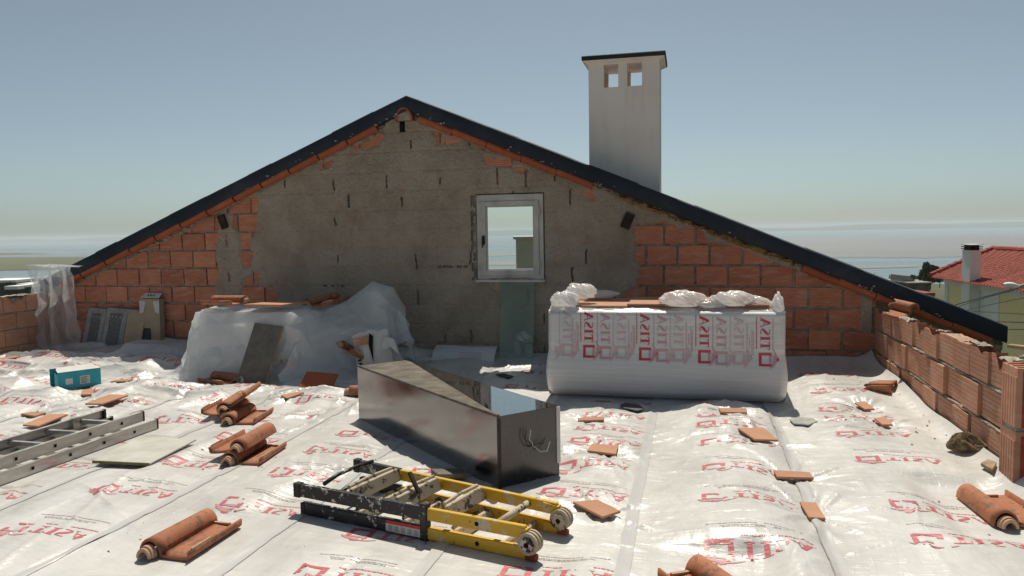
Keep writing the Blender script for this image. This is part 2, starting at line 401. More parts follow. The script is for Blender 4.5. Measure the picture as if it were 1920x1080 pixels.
def flat_patch(name, pts, mat, z=.25, n=160, rough=.06, seed=1):
    P = np.array([onwater(x, y)[:2] for x, y in pts]); m = len(P); out = []
    for i in range(m):
        a, b = P[i], P[(i + 1) % m]; k = max(2, n // m)
        for j in range(k): out.append(a + (b - a) * j / k)
    out = np.array(out); c0 = out.mean(0); d = out - c0
    f = 1 + rough * (fbm(np.arange(len(out)) * .35, np.zeros(len(out)) + seed * 3.1, seed) - .5) * 2
    out = c0 + d * f[:, None]
    v = [(*c0, WZ + z)] + [(*p, WZ + z) for p in out]; k = len(out)
    return struct(obj(name, mesh(name, v, [(0, 1 + i, 1 + (i + 1) % k) for i in range(k)], mat)))
t = NT('tidal_mud'); c = t.geo()
t.base(t.ramp(t.noise(t.map(c, (.002, .012, 1)), 1, 6, .65), [(.3, (.125, .125, .125)), (.6, (.18, .175, .17)), (.8, (.25, .245, .24))])); t.set(rough=.5, spec=.4); M['tidal_mud'] = t.m
t = NT('marsh'); c = t.geo()
t.base(t.ramp(t.noise(t.map(c, (.004, .02, 1)), 1, 6, .65), [(.3, (.085, .088, .035)), (.7, (.13, .125, .055))])); t.set(rough=.95, spec=.1); M['marsh'] = t.m
flat_patch('mudflat', [(1200, 462), (1500, 446), (1700, 444), (2100, 440), (2300, 470), (2000, 481), (1700, 483), (1400, 486), (1250, 478)], M['tidal_mud'], .4, seed=2)
flat_patch('mudflat', [(800, 492), (900, 489), (1000, 488), (1100, 489), (1100, 494), (960, 497), (850, 498)], M['tidal_mud'], .4, seed=5)
flat_patch('mudflat', [(880, 477), (1000, 474), (1020, 478), (900, 481)], M['tidal_mud'], .4, seed=6)
flat_patch('mudflat', [(-400, 476), (40, 474.5), (95, 476), (0, 478.5), (-300, 480)], M['marsh'], .5, seed=7)
flat_patch('mudflat', [(-500, 466.6), (120, 466), (230, 467), (120, 468), (-400, 469)], M['tidal_mud'], .4, seed=8)
flat_patch('mudflat', [(1560, 500), (1700, 497), (1760, 498), (1700, 502), (1600, 504)], M['tidal_mud'], .4, seed=9)
flat_patch('salt_marsh', [(-700, 484), (0, 483), (150, 482), (260, 486), (200, 500), (80, 506), (0, 507), (-500, 512)], M['marsh'], .9, seed=3)
# far shore, 12 km off
xs = np.linspace(-14000, 14000, 260)
def ridge_obj(name, y0, h0, h1, seed, m):
    hh = h0 + (h1 - h0) * fbm(xs / 1500, xs * 0, seed, 5) ** 1.4 * 1.6
    P = np.stack([np.stack([xs, np.full_like(xs, y0), np.full_like(xs, WZ - 2)], -1), np.stack([xs, np.full_like(xs, y0 + 120), WZ + hh * .8], -1),
                  np.stack([xs, np.full_like(xs, y0 + 400), WZ + hh], -1), np.stack([xs, np.full_like(xs, y0 + 900), np.full_like(xs, WZ - 2)], -1)], 0)
    return struct(obj(name, gridmesh(name, P, m)))
ridge_obj('far_shore', 11800, 34, 92, 11, M['hillside'])

# haze: one closed box of thin air round everything up to the far shore
hm = bpy.data.materials.new('haze_air'); hm.use_nodes = True
for n in list(hm.node_tree.nodes): hm.node_tree.nodes.remove(n)
ho = hm.node_tree.nodes.new('ShaderNodeOutputMaterial'); hv = hm.node_tree.nodes.new('ShaderNodeVolumePrincipled')
hv.inputs['Color'].default_value = (.82, .91, .97, 1); hv.inputs['Density'].default_value = 1.1e-4; hv.inputs['Anisotropy'].default_value = 0.1
hm.node_tree.links.new(hv.outputs[0], ho.inputs['Volume'])
hz = MB().box((-17000, -300, -68), (17000, 15500, 45)).obj('haze', hm); hz['kind'] = 'stuff'

# the building under the terrace
mat_plain('slab_concrete', (.33, .31, .28), .9, .2, 0, .2, 4, .3)
struct(MB().box((-8.1, -3.0, -7.4), (2.05, 8.04, -.012)).obj('terrace_floor', M['slab_concrete']))

# ------------------------------------------------------------------ film strips on the terrace
SEAMS = [.60, -.276, -1.11, -1.94, -2.75, -3.58, -4.40, -5.22, -6.04, -6.86, -7.66]
BULGE = [.055, .08, .035, .03, .035, .035, .035, .04, .04, .04]
FLAT = []        # footprints pressed flat: (cx, cy, hx, hy, rot)
WEIGHTS = []     # small weights that dimple the film
def quadc(q): return np.mean([fl(x, y, .02) for x, y in q], 0)
PIECES = [  # flat clay pieces: photo corners, height of film, material
 ('a', [(1110, 844), (1160, 847), (1155, 863), (1101, 859)]), ('b', [(1074, 955), (1120, 949), (1164, 967), (1130, 980)]),
 ('c', [(1383, 823), (1431, 821), (1459, 841), (1415, 843)]), ('d', [(1450, 894), (1518, 894), (1526, 905), (1457, 905)]),
 ('e', [(1499, 949), (1530, 949), (1548, 979), (1517, 979)]), ('f', [(1083, 790), (1132, 788), (1133, 794), (1085, 796)]),
 ('g', [(1347, 784), (1399, 784), (1401, 790), (1352, 790)]), ('h', [(1602, 767), (1621, 766), (1640, 778), (1622, 780)]),
 ('i', [(1639, 797), (1658, 796), (1674, 810), (1655, 811)]), ('j', [(160, 773), (205, 757), (242, 757), (192, 775)]),
 ('k', [(43, 808), (92, 789), (128, 789), (72, 810)]), ('l', [(39, 781), (58, 777), (87, 781), (66, 787)]),
 ('m', [(155, 739), (175, 738), (172, 745), (152, 746)]), ('n', [(207, 721), (217, 717), (250, 717), (243, 721)]),
 ('o', [(-30, 690), (38, 681), (40, 684), (-25, 697)]), ('p', [(527, 749), (560, 742), (571, 744), (538, 753)]),
]
for _, q in PIECES: cc_ = quadc(q); WEIGHTS.append((cc_[0], cc_[1]))
BOXC = np.array([-1.64, 4.78])
FLAT += [(-1.64, 4.78, 1.05, .26, atan2(-1.35, 1.474)), (-4.1, 3.4, .26, 1.5, 0), (-1.3, 3.4, .8, .28, atan2(-.42, 1.3)),
         (-.23, 6.75, 1.05, .6, 0), (-2.3, 2.95, .2, .3, 0), (-2.85, 4.3, .22, .36, 0), (-3.45, 5.2, .25, .4, 0),
         (1.45, 4.05, .18, .34, 0), (-3.62, 4.2, .26, .32, 0), (-5.88, 6.0, .34, .30, 0), (-4.0, 6.9, 1.2, .65, 0), (0.08, 3.0, .2, .25, 0)]
LINES = []
_r = random.Random(77)
for _k in range(620):
    _x = _r.uniform(-7.6, 1.5); _y = _r.uniform(2.3, 7.6); _a = _r.gauss(pi / 2, .42) if _r.random() < .62 else _r.uniform(0, pi)
    _f = 1.0 if _y < 4.8 else 1.5
    LINES.append((_x, _y, cos(_a), sin(_a), _r.uniform(.10, .75), _r.uniform(.008, .022), _r.choice((1, 1, -1)) * _r.uniform(.002, .009) * _f * (2.0 if _x < -1.4 else 1.0)))
for _cx, _cy in [(-3.0, 3.75), (-2.1, 4.05), (.35, 3.05), (-.45, 3.3), (-4.9, 4.2), (1.0, 3.6), (-5.6, 5.3), (-4.6, 5.6)]:      # places where the film is pulled up or pinned: fans of creases
    for _k in range(9):
        _a = _k * 2 * pi / 9 + _r.uniform(-.25, .25); _l = _r.uniform(.16, .34)
        LINES.append((_cx + cos(_a) * _l, _cy + sin(_a) * _l, cos(_a), sin(_a), _l, _r.uniform(.010, .02), _r.uniform(.006, .014)))
def hfilm(X, Y):
    X = np.asarray(X, float); Y = np.asarray(Y, float)
    h = np.zeros_like(X)
    edges = [1.75] + SEAMS
    for i in range(len(edges) - 1):
        r, l = edges[i], edges[i + 1]; t = (X - l) / (r - l); m = (t >= 0) & (t <= 1)
        tt = np.clip(t, 0, 1)
        A = BULGE[min(i, len(BULGE) - 1)] * (.55 + .9 * vn(Y * .9, Y * 0 + i * 7.3, 40 + i))
        h = h + np.where(m, A * np.sin(pi * tt ** (1.6 if i == 1 else 1.2)) ** .85, 0)
    # creases: long diagonal pulls, cross creases, lumps of the stuff below
    pull = (fbm(X * .5, Y * .5, 5) - .3) * 1.4
    c1 = ridge((X * .8 + Y * .55) * 5.5 + fbm(X * 1.2, Y * 1.2, 8) * 2.2, (Y * .8 - X * .55) * 1.1, 21) ** 3
    c2 = ridge((X * .75 - Y * .66) * 6.0 + fbm(X * 1.5, Y * 1.5, 9) * 2.5, (Y * .75 + X * .66) * 1.3, 22) ** 3
    c3 = ridge(X * 2.0 + fbm(X, Y, 19) * 2, Y * 9.0 + fbm(X * 2, Y * 2, 29) * 2.5, 23) ** 3
    c4 = ridge((X * .3 + Y * .95) * 13 + fbm(X * 3, Y * 3, 39) * 3, (Y * .3 - X * .95) * 3.2, 24) ** 4
    far = np.clip((Y - 4.6) / 1.2, 0, 1); leftm = np.clip((-2.4 - X) / 1.0, 0, 1)
    mess = .6 + .8 * far * (.35 + .65 * leftm)
    w = np.clip(pull, .3, 1) * (c1 * .010 + c2 * .008 + c3 * .010 + c4 * .005) * mess + (fbm(X * 2.0, Y * 2.0, 31) - .5) * .022 * mess
    w = w + far * leftm * (ridge(X * 1.6 + fbm(X, Y, 77) * 2, Y * 3.6, 61) ** 2) * .06
    x0_, x1_, y0_, y1_ = X.min() - .05, X.max() + .05, Y.min() - .05, Y.max() + .05
    for cx, cy, dx_, dy_, hl, wd, am in LINES:
        ex_, ey_ = abs(dx_) * hl + .08, abs(dy_) * hl + .08
        if cx + ex_ < x0_ or cx - ex_ > x1_ or cy + ey_ < y0_ or cy - ey_ > y1_: continue
        a_ = (X - cx) * dx_ + (Y - cy) * dy_; b_ = -(X - cx) * dy_ + (Y - cy) * dx_
        w = w + am * np.exp(-np.abs(b_) / wd) * np.clip(1 - (a_ / hl) ** 2, 0, 1)
    press = np.zeros_like(X)
    for cx, cy, hx, hy, ro in FLAT:
        dx, dy = X - cx, Y - cy; a = dx * cos(ro) + dy * sin(ro); b = -dx * sin(ro) + dy * cos(ro)
        d = np.maximum(np.abs(a) - hx, 0) ** 2 + np.maximum(np.abs(b) - hy, 0) ** 2
        press = np.maximum(press, np.exp(-d / .012))
    h = (h + w) * (1 - .97 * press)
    for k, (cx, cy) in enumerate(WEIGHTS):
        dx, dy = X - cx, Y - cy; r = np.sqrt(dx * dx + dy * dy); ph = np.arctan2(dy, dx)
        g = np.exp(-(r / .17) ** 2)
        h = h * (1 - .7 * g) + .015 * np.exp(-(r - .17) ** 2 / .03) * (ridge(ph * 2.6 + 20, r * 1.2, 90 + k) ** 3) * np.clip(r / .07, 0, 1) * 1.6
    # film turns up against the parapet and the gable wall
    up_ = np.clip((X - 1.52) / .22, 0, 1); h = h * (1 - up_) + up_ * (.03 + .09 * up_ ** 2 + .03 * vn(Y * 2.2, Y * 0, 66))
    lf = np.clip((Y - 6.0) / .9, 0, 1); h = h + .05 * lf * lf * (3 - 2 * lf)
    uw = np.clip((Y - 7.45) / .35, 0, 1); h = h + uw ** 2 * (.03 + .05 * vn(X * 1.9, X * 0, 67))
    return np.maximum(h, 0.0) + .003
STRIP_LABELS = ['printed white film strip against the right brick parapet', 'printed film strip between the two long seams, second from the right parapet',
 'printed film strip under the hinge end of the yellow ladder', 'printed film strip under the long steel box', 'printed film strip left of the steel box, with the single big roof tile in front',
 'printed film strip under the two roof tile stacks', 'printed film strip under the aluminium ladder', 'printed film strip just left of the aluminium ladder',
 'crumpled film strip under the turquoise box', 'crumpled film strip left of the turquoise box', 'film strip along the left brick parapet']
STR = []
YS = np.concatenate([np.arange(1.2, 2.6, .03), np.arange(2.6, 5.4, .0135), np.arange(5.4, 7.83, .016)])
def strip_z(i, X, Y):
    r = ([1.75] + SEAMS)[i]; l = SEAMS[i]
    t = np.clip((X - l) / (r - l), 0, 1)
    return hfilm(X, Y) + .002 + .007 * (1 - t)
for i, l in enumerate(SEAMS):
    r = ([1.75] + SEAMS)[i]
    x0 = l - .035; x1 = r + (.035 if i else -.035)
    if i == len(SEAMS) - 1: x0 = -7.75
    xs_ = np.arange(x0, x1 + .001, .0145 if i < 6 else .019)
    XX, YY = np.meshgrid(xs_, YS, indexing='ij')
    wob = .012 * (vn(YY * 1.3, YY * 0, 200 + i) - .5)
    XX = XX + wob * (np.abs(XX - x0) < .2)
    ZZ = strip_z(i, XX, YY)
    o = obj('film_strip', gridmesh('film_strip', np.stack([XX, YY, ZZ], -1), M['film_floor']))
    if i < len(SEAMS) - 1:
        bx_ = np.linspace(l - .032, l + .030, 6); BX_, BY_ = np.meshgrid(bx_, YS[::2], indexing='ij'); BX_ = BX_ + .012 * (vn(BY_ * 1.3, BY_ * 0, 200 + i) - .5)
        obj('overlap_band', gridmesh('overlap_band', np.stack([BX_, BY_, strip_z(i, BX_, BY_) + .0035], -1), M['film_overlap']), o)
    tag(o, STRIP_LABELS[i], 'plastic film', 'film strips covering the terrace'); STR.append(o)

# ---- printing: [house] TISA, mirrored; every element is a bilinear quad
def stroke(pts, wid):
    pts = np.array(pts, float); q = []
    d = np.gradient(pts, axis=0); nrm = np.stack([-d[:, 1], d[:, 0]], -1); nrm /= np.linalg.norm(nrm, axis=1)[:, None]
    w = np.array(wid) / 2
    L = pts + nrm * w[:, None]; Rr = pts - nrm * w[:, None]
    for i in range(len(pts) - 1): q.append([L[i], L[i + 1], Rr[i + 1], Rr[i]])
    return q
def rect(x0, y0, x1, y1): return [(x0, y0), (x1, y0), (x1, y1), (x0, y1)]
def glyphs():
    red = []; pale = []; grey = []
    # house frame 0..0.27 wide, 0..0.30 high (units: logo length 1)
    red += [rect(0, 0, .27, .055), rect(0, .055, .05, .25), rect(.215, .055, .27, .25)]
    th = np.linspace(0, 1, 9)
    pale += stroke([(-.045 + .27 * s, .215 + .06 * s + .05 * sin(pi * s)) for s in th], [.012 + .035 * sin(pi * s) for s in th])
    pale += stroke([(-.02 + .38 * s, .27 + .075 * sin(pi * s * .9) - .03 * s) for s in th], [.008 + .035 * sin(pi * s) for s in th])
    red += [[(.085, .335), (.15, .33), (.19, .365), (.13, .395)]]
    pale += [[(.05, .20), (.215, .20), (.215, .25), (.05, .235)]]
    x = .33; H = .185; y0 = .03
    def R(a, b, c_, d): red.append(rect(x + a, y0 + b * H, x + c_, y0 + d * H))
    def G(a, b, c_, d): grey.append(rect(x + a, y0 + b * H, x + c_, y0 + d * H))
    R(.055, 0.06, .105, .93); R(0, .9, .16, 1.0); G(0, .72, .012, .9); G(.148, .72, .16, .9); G(.03, 0, .13, .06)
    x = .51; R(.025, .06, .075, .94); G(0, .94, .10, 1.0); G(0, 0, .10, .06)
    x = .635; th = np.linspace(0, 1, 22)
    sp = [(x + .06 + .055 * sin(2 * pi * (s * 1.12 - .06)) * (1 if s < .5 else 1) * (1.0), y0 + H * (.5 + .46 * cos(pi * s))) for s in th]
    sp = [(x + .06 - .058 * sin(2 * pi * s) * 1.0 + .05 * cos(pi * s) * (abs(2 * s - 1) ** 3), y0 + H * (.5 + .47 * cos(pi * s))) for s in th]
    red += stroke(sp, [.014 + .038 * math.exp(-((s - .5) / .22) ** 2) for s in th])
    x = .775; th = np.linspace(0, 1, 5)
    grey += stroke([(x + .02 + .07 * s, y0 + H * s) for s in th], [.014] * 5)
    red += stroke([(x + .175 - .085 * s, y0 + H * s) for s in th], [.05] * 5)
    R(.045, .32, .13, .40); G(0, 0, .05, .05); G(.13, 0, .225, .05)
    return red, pale, grey
def microtext(rows, seed):
    rs = random.Random(seed); q = []
    for (xa, xb, y, h) in rows:
        x = xa
        while x < xb:
            w = rs.choice([.012, .02, .03, .045]); w = min(w, xb - x)
            if w > .004: q.append(rect(x, y, x + w, y + h * rs.uniform(.7, 1.0)))
            x += w + .007
    return q
G_RED, G_PALE, G_GREY = glyphs()
TAG = microtext([(.34, .99, -.055, .022)], 4)
SMALL = microtext([(.03, .93, -.30, .013), (.16, .80, -.245, .012), (.18, .72, -.215, .012)], 5)
def tess(quads, scale, cell):
    V = []; F = []
    for q in quads:
        q = np.array(q, float) * scale
        nu = max(1, int(math.ceil(max(np.linalg.norm(q[1] - q[0]), np.linalg.norm(q[2] - q[3])) / cell)))
        nv = max(1, int(math.ceil(max(np.linalg.norm(q[3] - q[0]), np.linalg.norm(q[2] - q[1])) / cell)))
        n0 = len(V)
        for a in range(nu + 1):
            for b in range(nv + 1):
                s, t_ = a / nu, b / nv
                V.append((q[0] * (1 - s) + q[1] * s) * (1 - t_) + (q[3] * (1 - s) + q[2] * s) * t_)
        for a in range(nu):
            for b in range(nv):
                k = n0 + a * (nv + 1) + b; F.append((k, k + nv + 1, k + nv + 2, k + 1))
    return np.array(V), F
LS = .455
T_RED = tess(G_RED, LS, .013); T_PALE = tess(G_PALE, LS, .013); T_GREY = tess(TAG, LS, .013); T_SM = tess(SMALL, LS, .02)
T_PARTS = ((tess(G_RED[:3], LS, .013), 'printed_house', 'print_floor'), (tess(G_RED[3:4], LS, .013), 'printed_roof_peak', 'print_floor')) + tuple((tess(q, LS, .013), 'printed_letter', 'print_floor') for q in (G_RED[4:6] + G_GREY[0:3], G_RED[6:7] + G_GREY[3:5], G_RED[7:28], G_RED[28:] + G_GREY[5:]))
def floor_logo(i, X0, Y0, ang=0.0):
    par = STR[i]
    for (V, F), nm, mm in T_PARTS + ((T_PALE, 'printed_swoosh', 'print_pale'), (T_GREY, 'printed_tagline', 'print_floor'), (T_SM, 'printed_small_text', 'print_grey')):
        a, b = V[:, 0] * 1.04, -V[:, 1] * .9
        if nm == 'printed_tagline': pass
        X = X0 + a * cos(ang) - b * sin(ang); Y = Y0 + a * sin(ang) + b * cos(ang)
        cxy = np.array([[X[list(f)].mean(), Y[list(f)].mean()] for f in F])
        dr = fbm(cxy[:, 0] * 16, cxy[:, 1] * 22, 301) > (.36 if nm != 'printed_small_text' else .3)
        F = [f for f, k_ in zip(F, dr) if k_]
        if not F: continue
        Z = strip_z(i, X, Y) + .0016 + (.0004 if nm == 'printed_swoosh' else 0)
        q = obj(nm, mesh(nm, np.stack([X, Y, Z], -1), F, M[mm], True), par)
        if nm in ('printed_tagline', 'printed_small_text', 'printed_swoosh'): q['kind'] = 'stuff'
logo_px = {0: [(1700, 1012), (1645, 948), (1618, 865), (1585, 818), (1562, 788), (1540, 772), (1520, 742), (1505, 716)],
           1: [(1340, 1022), (1332, 938), (1320, 880), (1316, 836), (1312, 806), (1308, 788), (1305, 762)],
           2: [(955, 1052), (1030, 920), (1060, 868), (1082, 828), (1100, 804), (1120, 776), (1125, 748)],
           3: [(592, 1066), (690, 985), (815, 880), (0, 0)], 4: [(455, 938), (545, 885), (612, 845), (660, 812)]}
for i in range(len(SEAMS)):
    if i in logo_px:
        ys_ = [fl(x, y, .03)[1] for x, y in logo_px[i] if x]
        if i == 3: ys_ += [5.95, 6.5, 7.05]
        if i == 4: ys_ += [6.3]
        if i == 2: ys_ += [6.9, 7.3]
    else:
        ys_ = list(np.arange(2.2 + .37 * (i % 3), 7.4, .56))
    for k, y in enumerate(ys_):
        wdt = ([1.75] + SEAMS)[i] - SEAMS[i]
        x0 = SEAMS[i] + (.33 if i else .36)
        floor_logo(i, x0 + random.uniform(-.015, .015), y, random.uniform(-.04, .04))

# ================================================================== GABLE WALL
YW = 7.84                                     # face of the bricks
APX, APZ = -3.0, 2.762                         # underside of the coping at the apex
SL, SR = .405, .417                           # slopes of the two verges
def under(x):                                 # underside of the coping
    return np.where(np.asarray(x) < APX, APZ - (APX - np.asarray(x)) * SL, APZ - (np.asarray(x) - APX) * SR)
XL, XR = -8.0, 2.85
WX0, WX1, WZ0, WZ1 = -2.255, -1.525, .925, 1.835    # window opening
house = thing('gable_wall', 'grey rendered gable wall with patches of bare orange brick, dark coping and small window', 'wall', (APX, YW, 0))
HL = np.array([APX, YW, 0])
def L(p): return np.asarray(p, float) - HL
def hpart(mb, name, mat, **k):
    mb.v = [tuple(np.array(p) - HL) for p in mb.v]; return mb.obj(name, mat, house, **k)
core = MB(); Yb0, Yb1 = YW + .018, YW + .20
def colpoly(x0, x1, z0=None, z1=None):
    xs = [x0] + ([APX] if x0 < APX < x1 else []) + [x1]
    bot = [(x0, z0 if z0 is not None else -.6), (x1, z0 if z0 is not None else -.6)]
    top = [(x1, z1), (x0, z1)] if z1 is not None else [(x, float(under(x)) - .01) for x in reversed(xs)]
    core.prism(bot + top, 'y', Yb0, Yb1)
colpoly(XL, WX0); colpoly(WX1, XR); colpoly(WX0, WX1, z1=WZ0); colpoly(WX0, WX1, z0=WZ1)
hpart(core, 'mortar_core', M['mortar'])

def pip(x, z, poly):
    x = np.asarray(x); z = np.asarray(z); ins = np.zeros(x.shape, bool); n = len(poly)
    for i in range(n):
        x0, z0 = poly[i]; x1, z1 = poly[(i + 1) % n]
        cnd = ((z0 > z) != (z1 > z)) & (x < (x1 - x0) * (z - z0) / (z1 - z0 + 1e-12) + x0)
        ins ^= cnd
    return ins
EXPO_PX = [[(110, 720), (110, 520), (250, 468), (350, 423), (412, 398), (410, 430), (404, 470), (410, 500), (399, 570), (395, 620), (400, 720)],
 [(432, 378), (486, 362), (479, 430), (470, 450), (476, 500), (456, 500), (450, 440), (437, 430)],
 [(455, 530), (480, 500), (490, 535), (522, 540), (520, 572), (452, 572), (455, 545)],
 [(660, 265), (690, 250), (722, 245), (715, 275), (690, 282), (662, 278)], [(598, 304), (622, 296), (625, 310), (600, 316)],
 [(811, 244), (830, 250), (830, 273), (817, 273)], [(839, 255), (859, 257), (858, 268), (839, 267)],
 [(914, 293), (940, 300), (963, 296), (960, 310), (916, 309)], [(958, 311), (988, 311), (988, 322), (962, 321)],
 [(1087, 356), (1110, 354), (1122, 366), (1120, 373), (1092, 368)],
 [(1190, 418), (1245, 416), (1300, 432), (1345, 450), (1400, 474), (1460, 490), (1490, 508), (1560, 530), (1614, 556), (1614, 620), (1634, 625), (1634, 715), (1150, 715), (1165, 560), (1192, 538), (1196, 500), (1188, 470)]]
EXPO = [[(wl(x, y)[0], wl(x, y)[2]) for x, y in p] for p in EXPO_PX]
CH = .213; PIT = .316
def joint_x(row):      # x of one head joint of a course
    return -.268 if row % 2 == 0 else -.268 + PIT / 2 - .02
def clip(poly, a, b, c_):    # keep a*x+b*z<=c
    out = []
    for i in range(len(poly)):
        p, q = poly[i], poly[(i + 1) % len(poly)]
        dp_, dq = a * p[0] + b * p[1] - c_, a * q[0] + b * q[1] - c_
        if dp_ <= 0: out.append(p)
        if dp_ * dq < 0:
            s = dp_ / (dp_ - dq); out.append((p[0] + s * (q[0] - p[0]), p[1] + s * (q[1] - p[1])))
    return out
def poly_brick(poly, yf, depth, mat, parent, off, inset=.005):
    P = np.array(poly); c0 = P.mean(0); n = len(P)
    Pi = c0 + (P - c0) * (1 - inset / (np.abs(P - c0).max(0) + 1e-6))
    v = [(p[0], yf, p[1]) for p in Pi] + [(p[0], yf + inset * .9, p[1]) for p in P] + [(p[0], yf + depth, p[1]) for p in P]
    f = [tuple(range(n))[::-1]] + [(i, (i + 1) % n, n + (i + 1) % n, n + i) for i in range(n)] + [(n + i, n + (i + 1) % n, 2 * n + (i + 1) % n, 2 * n + i) for i in range(n)]
    return obj('brick', MBm(v, f, mat, off), parent)
def MBm(v, f, mat, off):
    b = MB(); b.v = [tuple(np.array(p) - off) for p in v]; b.f = f; return b.mesh('brick', mat)
nb = 0
for row in range(0, 13):
    z0 = row * CH + .008; z1 = (row + 1) * CH - .012
    j0 = joint_x(row); k0 = int((XL - j0) / PIT) - 1
    for k in range(k0, k0 + 40):
        x0 = j0 + k * PIT + random.uniform(.006, .014); x1 = j0 + (k + 1) * PIT - random.uniform(.006, .014)
        if x1 < XL or x0 > 1.80: continue
        xm = np.linspace(x0, x1, 5); zm = np.linspace(z0, z1, 4); gx, gz = np.meshgrid(xm, zm)
        if not any(pip(gx, gz, e).any() for e in EXPO): continue
        poly = [(x0, z0), (x1, z0), (x1, z1), (x0, z1)]
        poly = [(x + random.uniform(-.004, .004), z + random.uniform(-.004, .004)) for x, z in poly]
        poly = clip(poly, -SL, 1, APZ - APX * SL - .055); poly = clip(poly, SR, 1, APZ + APX * SR - .055) if poly else []
        if len(poly) < 3: continue
        P = np.array(poly); w_, h_ = np.ptp(P, axis=0)
        if w_ < .05 or h_ < .04: continue
        if WX0 - .02 < P[:, 0].mean() < WX1 + .02 and WZ0 < P[:, 1].mean() < WZ1: continue
        poly_brick(poly, YW - random.uniform(-.004, .007), .10, M['brick'], house, HL); nb += 1

# cement render coat: 1.2 cm cells, left away where the bricks show, at the open joints and the window
cx = np.arange(-7.95, 1.72, .0095); cz = np.arange(-.05, 2.8, .0095)
GX, GZ = np.meshgrid(cx, cz, indexing='ij')
nx_ = GX + (fbm(GX * 9, GZ * 9, 51) - .5) * .12; nz_ = GZ + (fbm(GX * 9, GZ * 9, 52) - .5) * .12
expo = np.zeros(GX.shape, bool)
for e in EXPO: expo |= pip(nx_, nz_, e)
rowi = np.floor(GZ / CH).astype(int)
slot = np.zeros(GX.shape, bool)
rnd = random.Random(3)
for row in range(0, 13):
    j0 = joint_x(row); k0 = int((XL - j0) / PIT) - 1
    for k in range(k0, k0 + 36):
        if rnd.random() < .70: continue
        jx = j0 + k * PIT + rnd.uniform(-.02, .02); zc = (row + rnd.uniform(.25, .6)) * CH; hh = rnd.uniform(.03, .09); ww = rnd.uniform(.004, .0065)
        slot |= (np.abs(GX - jx - .008 * (vn(GZ * 20, GZ * 0, row * 40 + k) - .5)) < ww) & (np.abs(GZ - zc) < hh)
    if rnd.random() < .35:
        for _ in range(1):
            bx = rnd.uniform(-6.5, 1.0); bl = rnd.uniform(.05, .25)
            slot |= (np.abs(GZ - row * CH - .008 * (vn(GX * 25, GX * 0, row) - .5)) < .007) & (np.abs(GX - bx) < bl) & (fbm(GX * 30, GZ * 30, 71) > .5)
holes = fbm(GX * 16, GZ * 16, 81) > .86
wind = (GX > WX0 - .012) & (GX < WX1 + .012) & (GZ > WZ0 - .012) & (GZ < WZ1 + .012)
crumb = (GX > WX0 - .065) & (GX < WX0) & (GZ > WZ0 + .0) & (GZ < WZ1) & (fbm(GX * 25, GZ * 25, 91) > .47)
abv = GZ > under(GX) - .015
bad = slot | wind | abv | crumb
bl = expo.astype(float)
for _ in range(7):
    q_ = bl.copy(); q_[1:-1, 1:-1] = (bl[1:-1, 1:-1] * 2 + bl[2:, 1:-1] + bl[:-2, 1:-1] + bl[1:-1, 2:] + bl[1:-1, :-2]) / 6; bl = q_
bad |= bl > .93
dy = .008 + .010 * fbm(GX * 4, GZ * 4, 61) + .018 * (fbm(GX * 12, GZ * 12, 62) - .5) + .007 * (vn(GX * 60, GZ * 60, 63) - .5)
course = np.abs((GZ / CH + .5) % 1 - .5) * CH
vert = fbm(GX * 1.1, GZ * .4, 64)
jd = np.full(GX.shape, 9.0)
for par_ in (0, 1):
    jx_ = np.abs(((GX - joint_x(par_)) / PIT + .5) % 1 - .5) * PIT; jd = np.where(rowi % 2 == par_, jx_, jd)
dy = dy - .006 * np.exp(-(jd / .010) ** 2) * (fbm(GX * 2.3, GZ * 2.3, 68) > .45)
dy = dy - .011 * np.exp(-(course / .010) ** 2) * np.clip(1.6 - 2 * vert, 0, 1) + .008 * np.exp(-((GX + 3.0) / .22) ** 2)
dy = dy * np.clip(1 - bl * 1.25, 0, 1) - .012 * np.clip(bl * 1.6 - .3, 0, 1) + .008 * bl * (fbm(GX * 30, GZ * 30, 69) - .45)
P = np.stack([GX - HL[0], YW - .003 - dy - HL[1], GZ], -1)
keep = ~(bad[:-1, :-1] | bad[1:, :-1] | bad[1:, 1:] | bad[:-1, 1:])
obj('cement_render', gridmesh('cement_render', P, M['cement'], True, keep=keep), house)

# ragged mortar bed under the verge
def verge_bed(x0, x1, name, mat, seed, dmin=.05, dmax=.12, out=.035):
    n = int(abs(x1 - x0) / .014); xs = np.linspace(x0, x1, n); m = 11
    zt = under(xs) + .012; dd = dmin + (dmax - dmin) * fbm(xs * 3.3, xs * 0, seed, 5)
    s = np.linspace(0, 1, m)[:, None]
    X = np.repeat(xs[None], m, 0); Z = zt[None] - dd[None] * s
    o_ = out * (1 - s * .75) * (.35 + 1.1 * fbm(X * 13, Z * 22, seed + 3)) * (fbm(X * 20, Z * 45, seed + 5) > .40)
    Y = YW + .004 - o_; Y[-1] = YW + .02
    return obj(name, gridmesh(name, np.stack([X, Y, Z], -1) - HL, mat, False), house)
verge_bed(XL, APX, 'verge_mortar', M['mortar'], 5, .05, .13, .045)
verge_bed(APX, -.75, 'verge_mortar', M['mortar'], 9, .04, .11, .03)
verge_bed(-.75, 1.0, 'verge_mortar', M['mustard_mortar'], 12, .05, .10, .08)
verge_bed(1.0, XR, 'verge_mortar', M['mortar'], 15, .05, .14, .035)

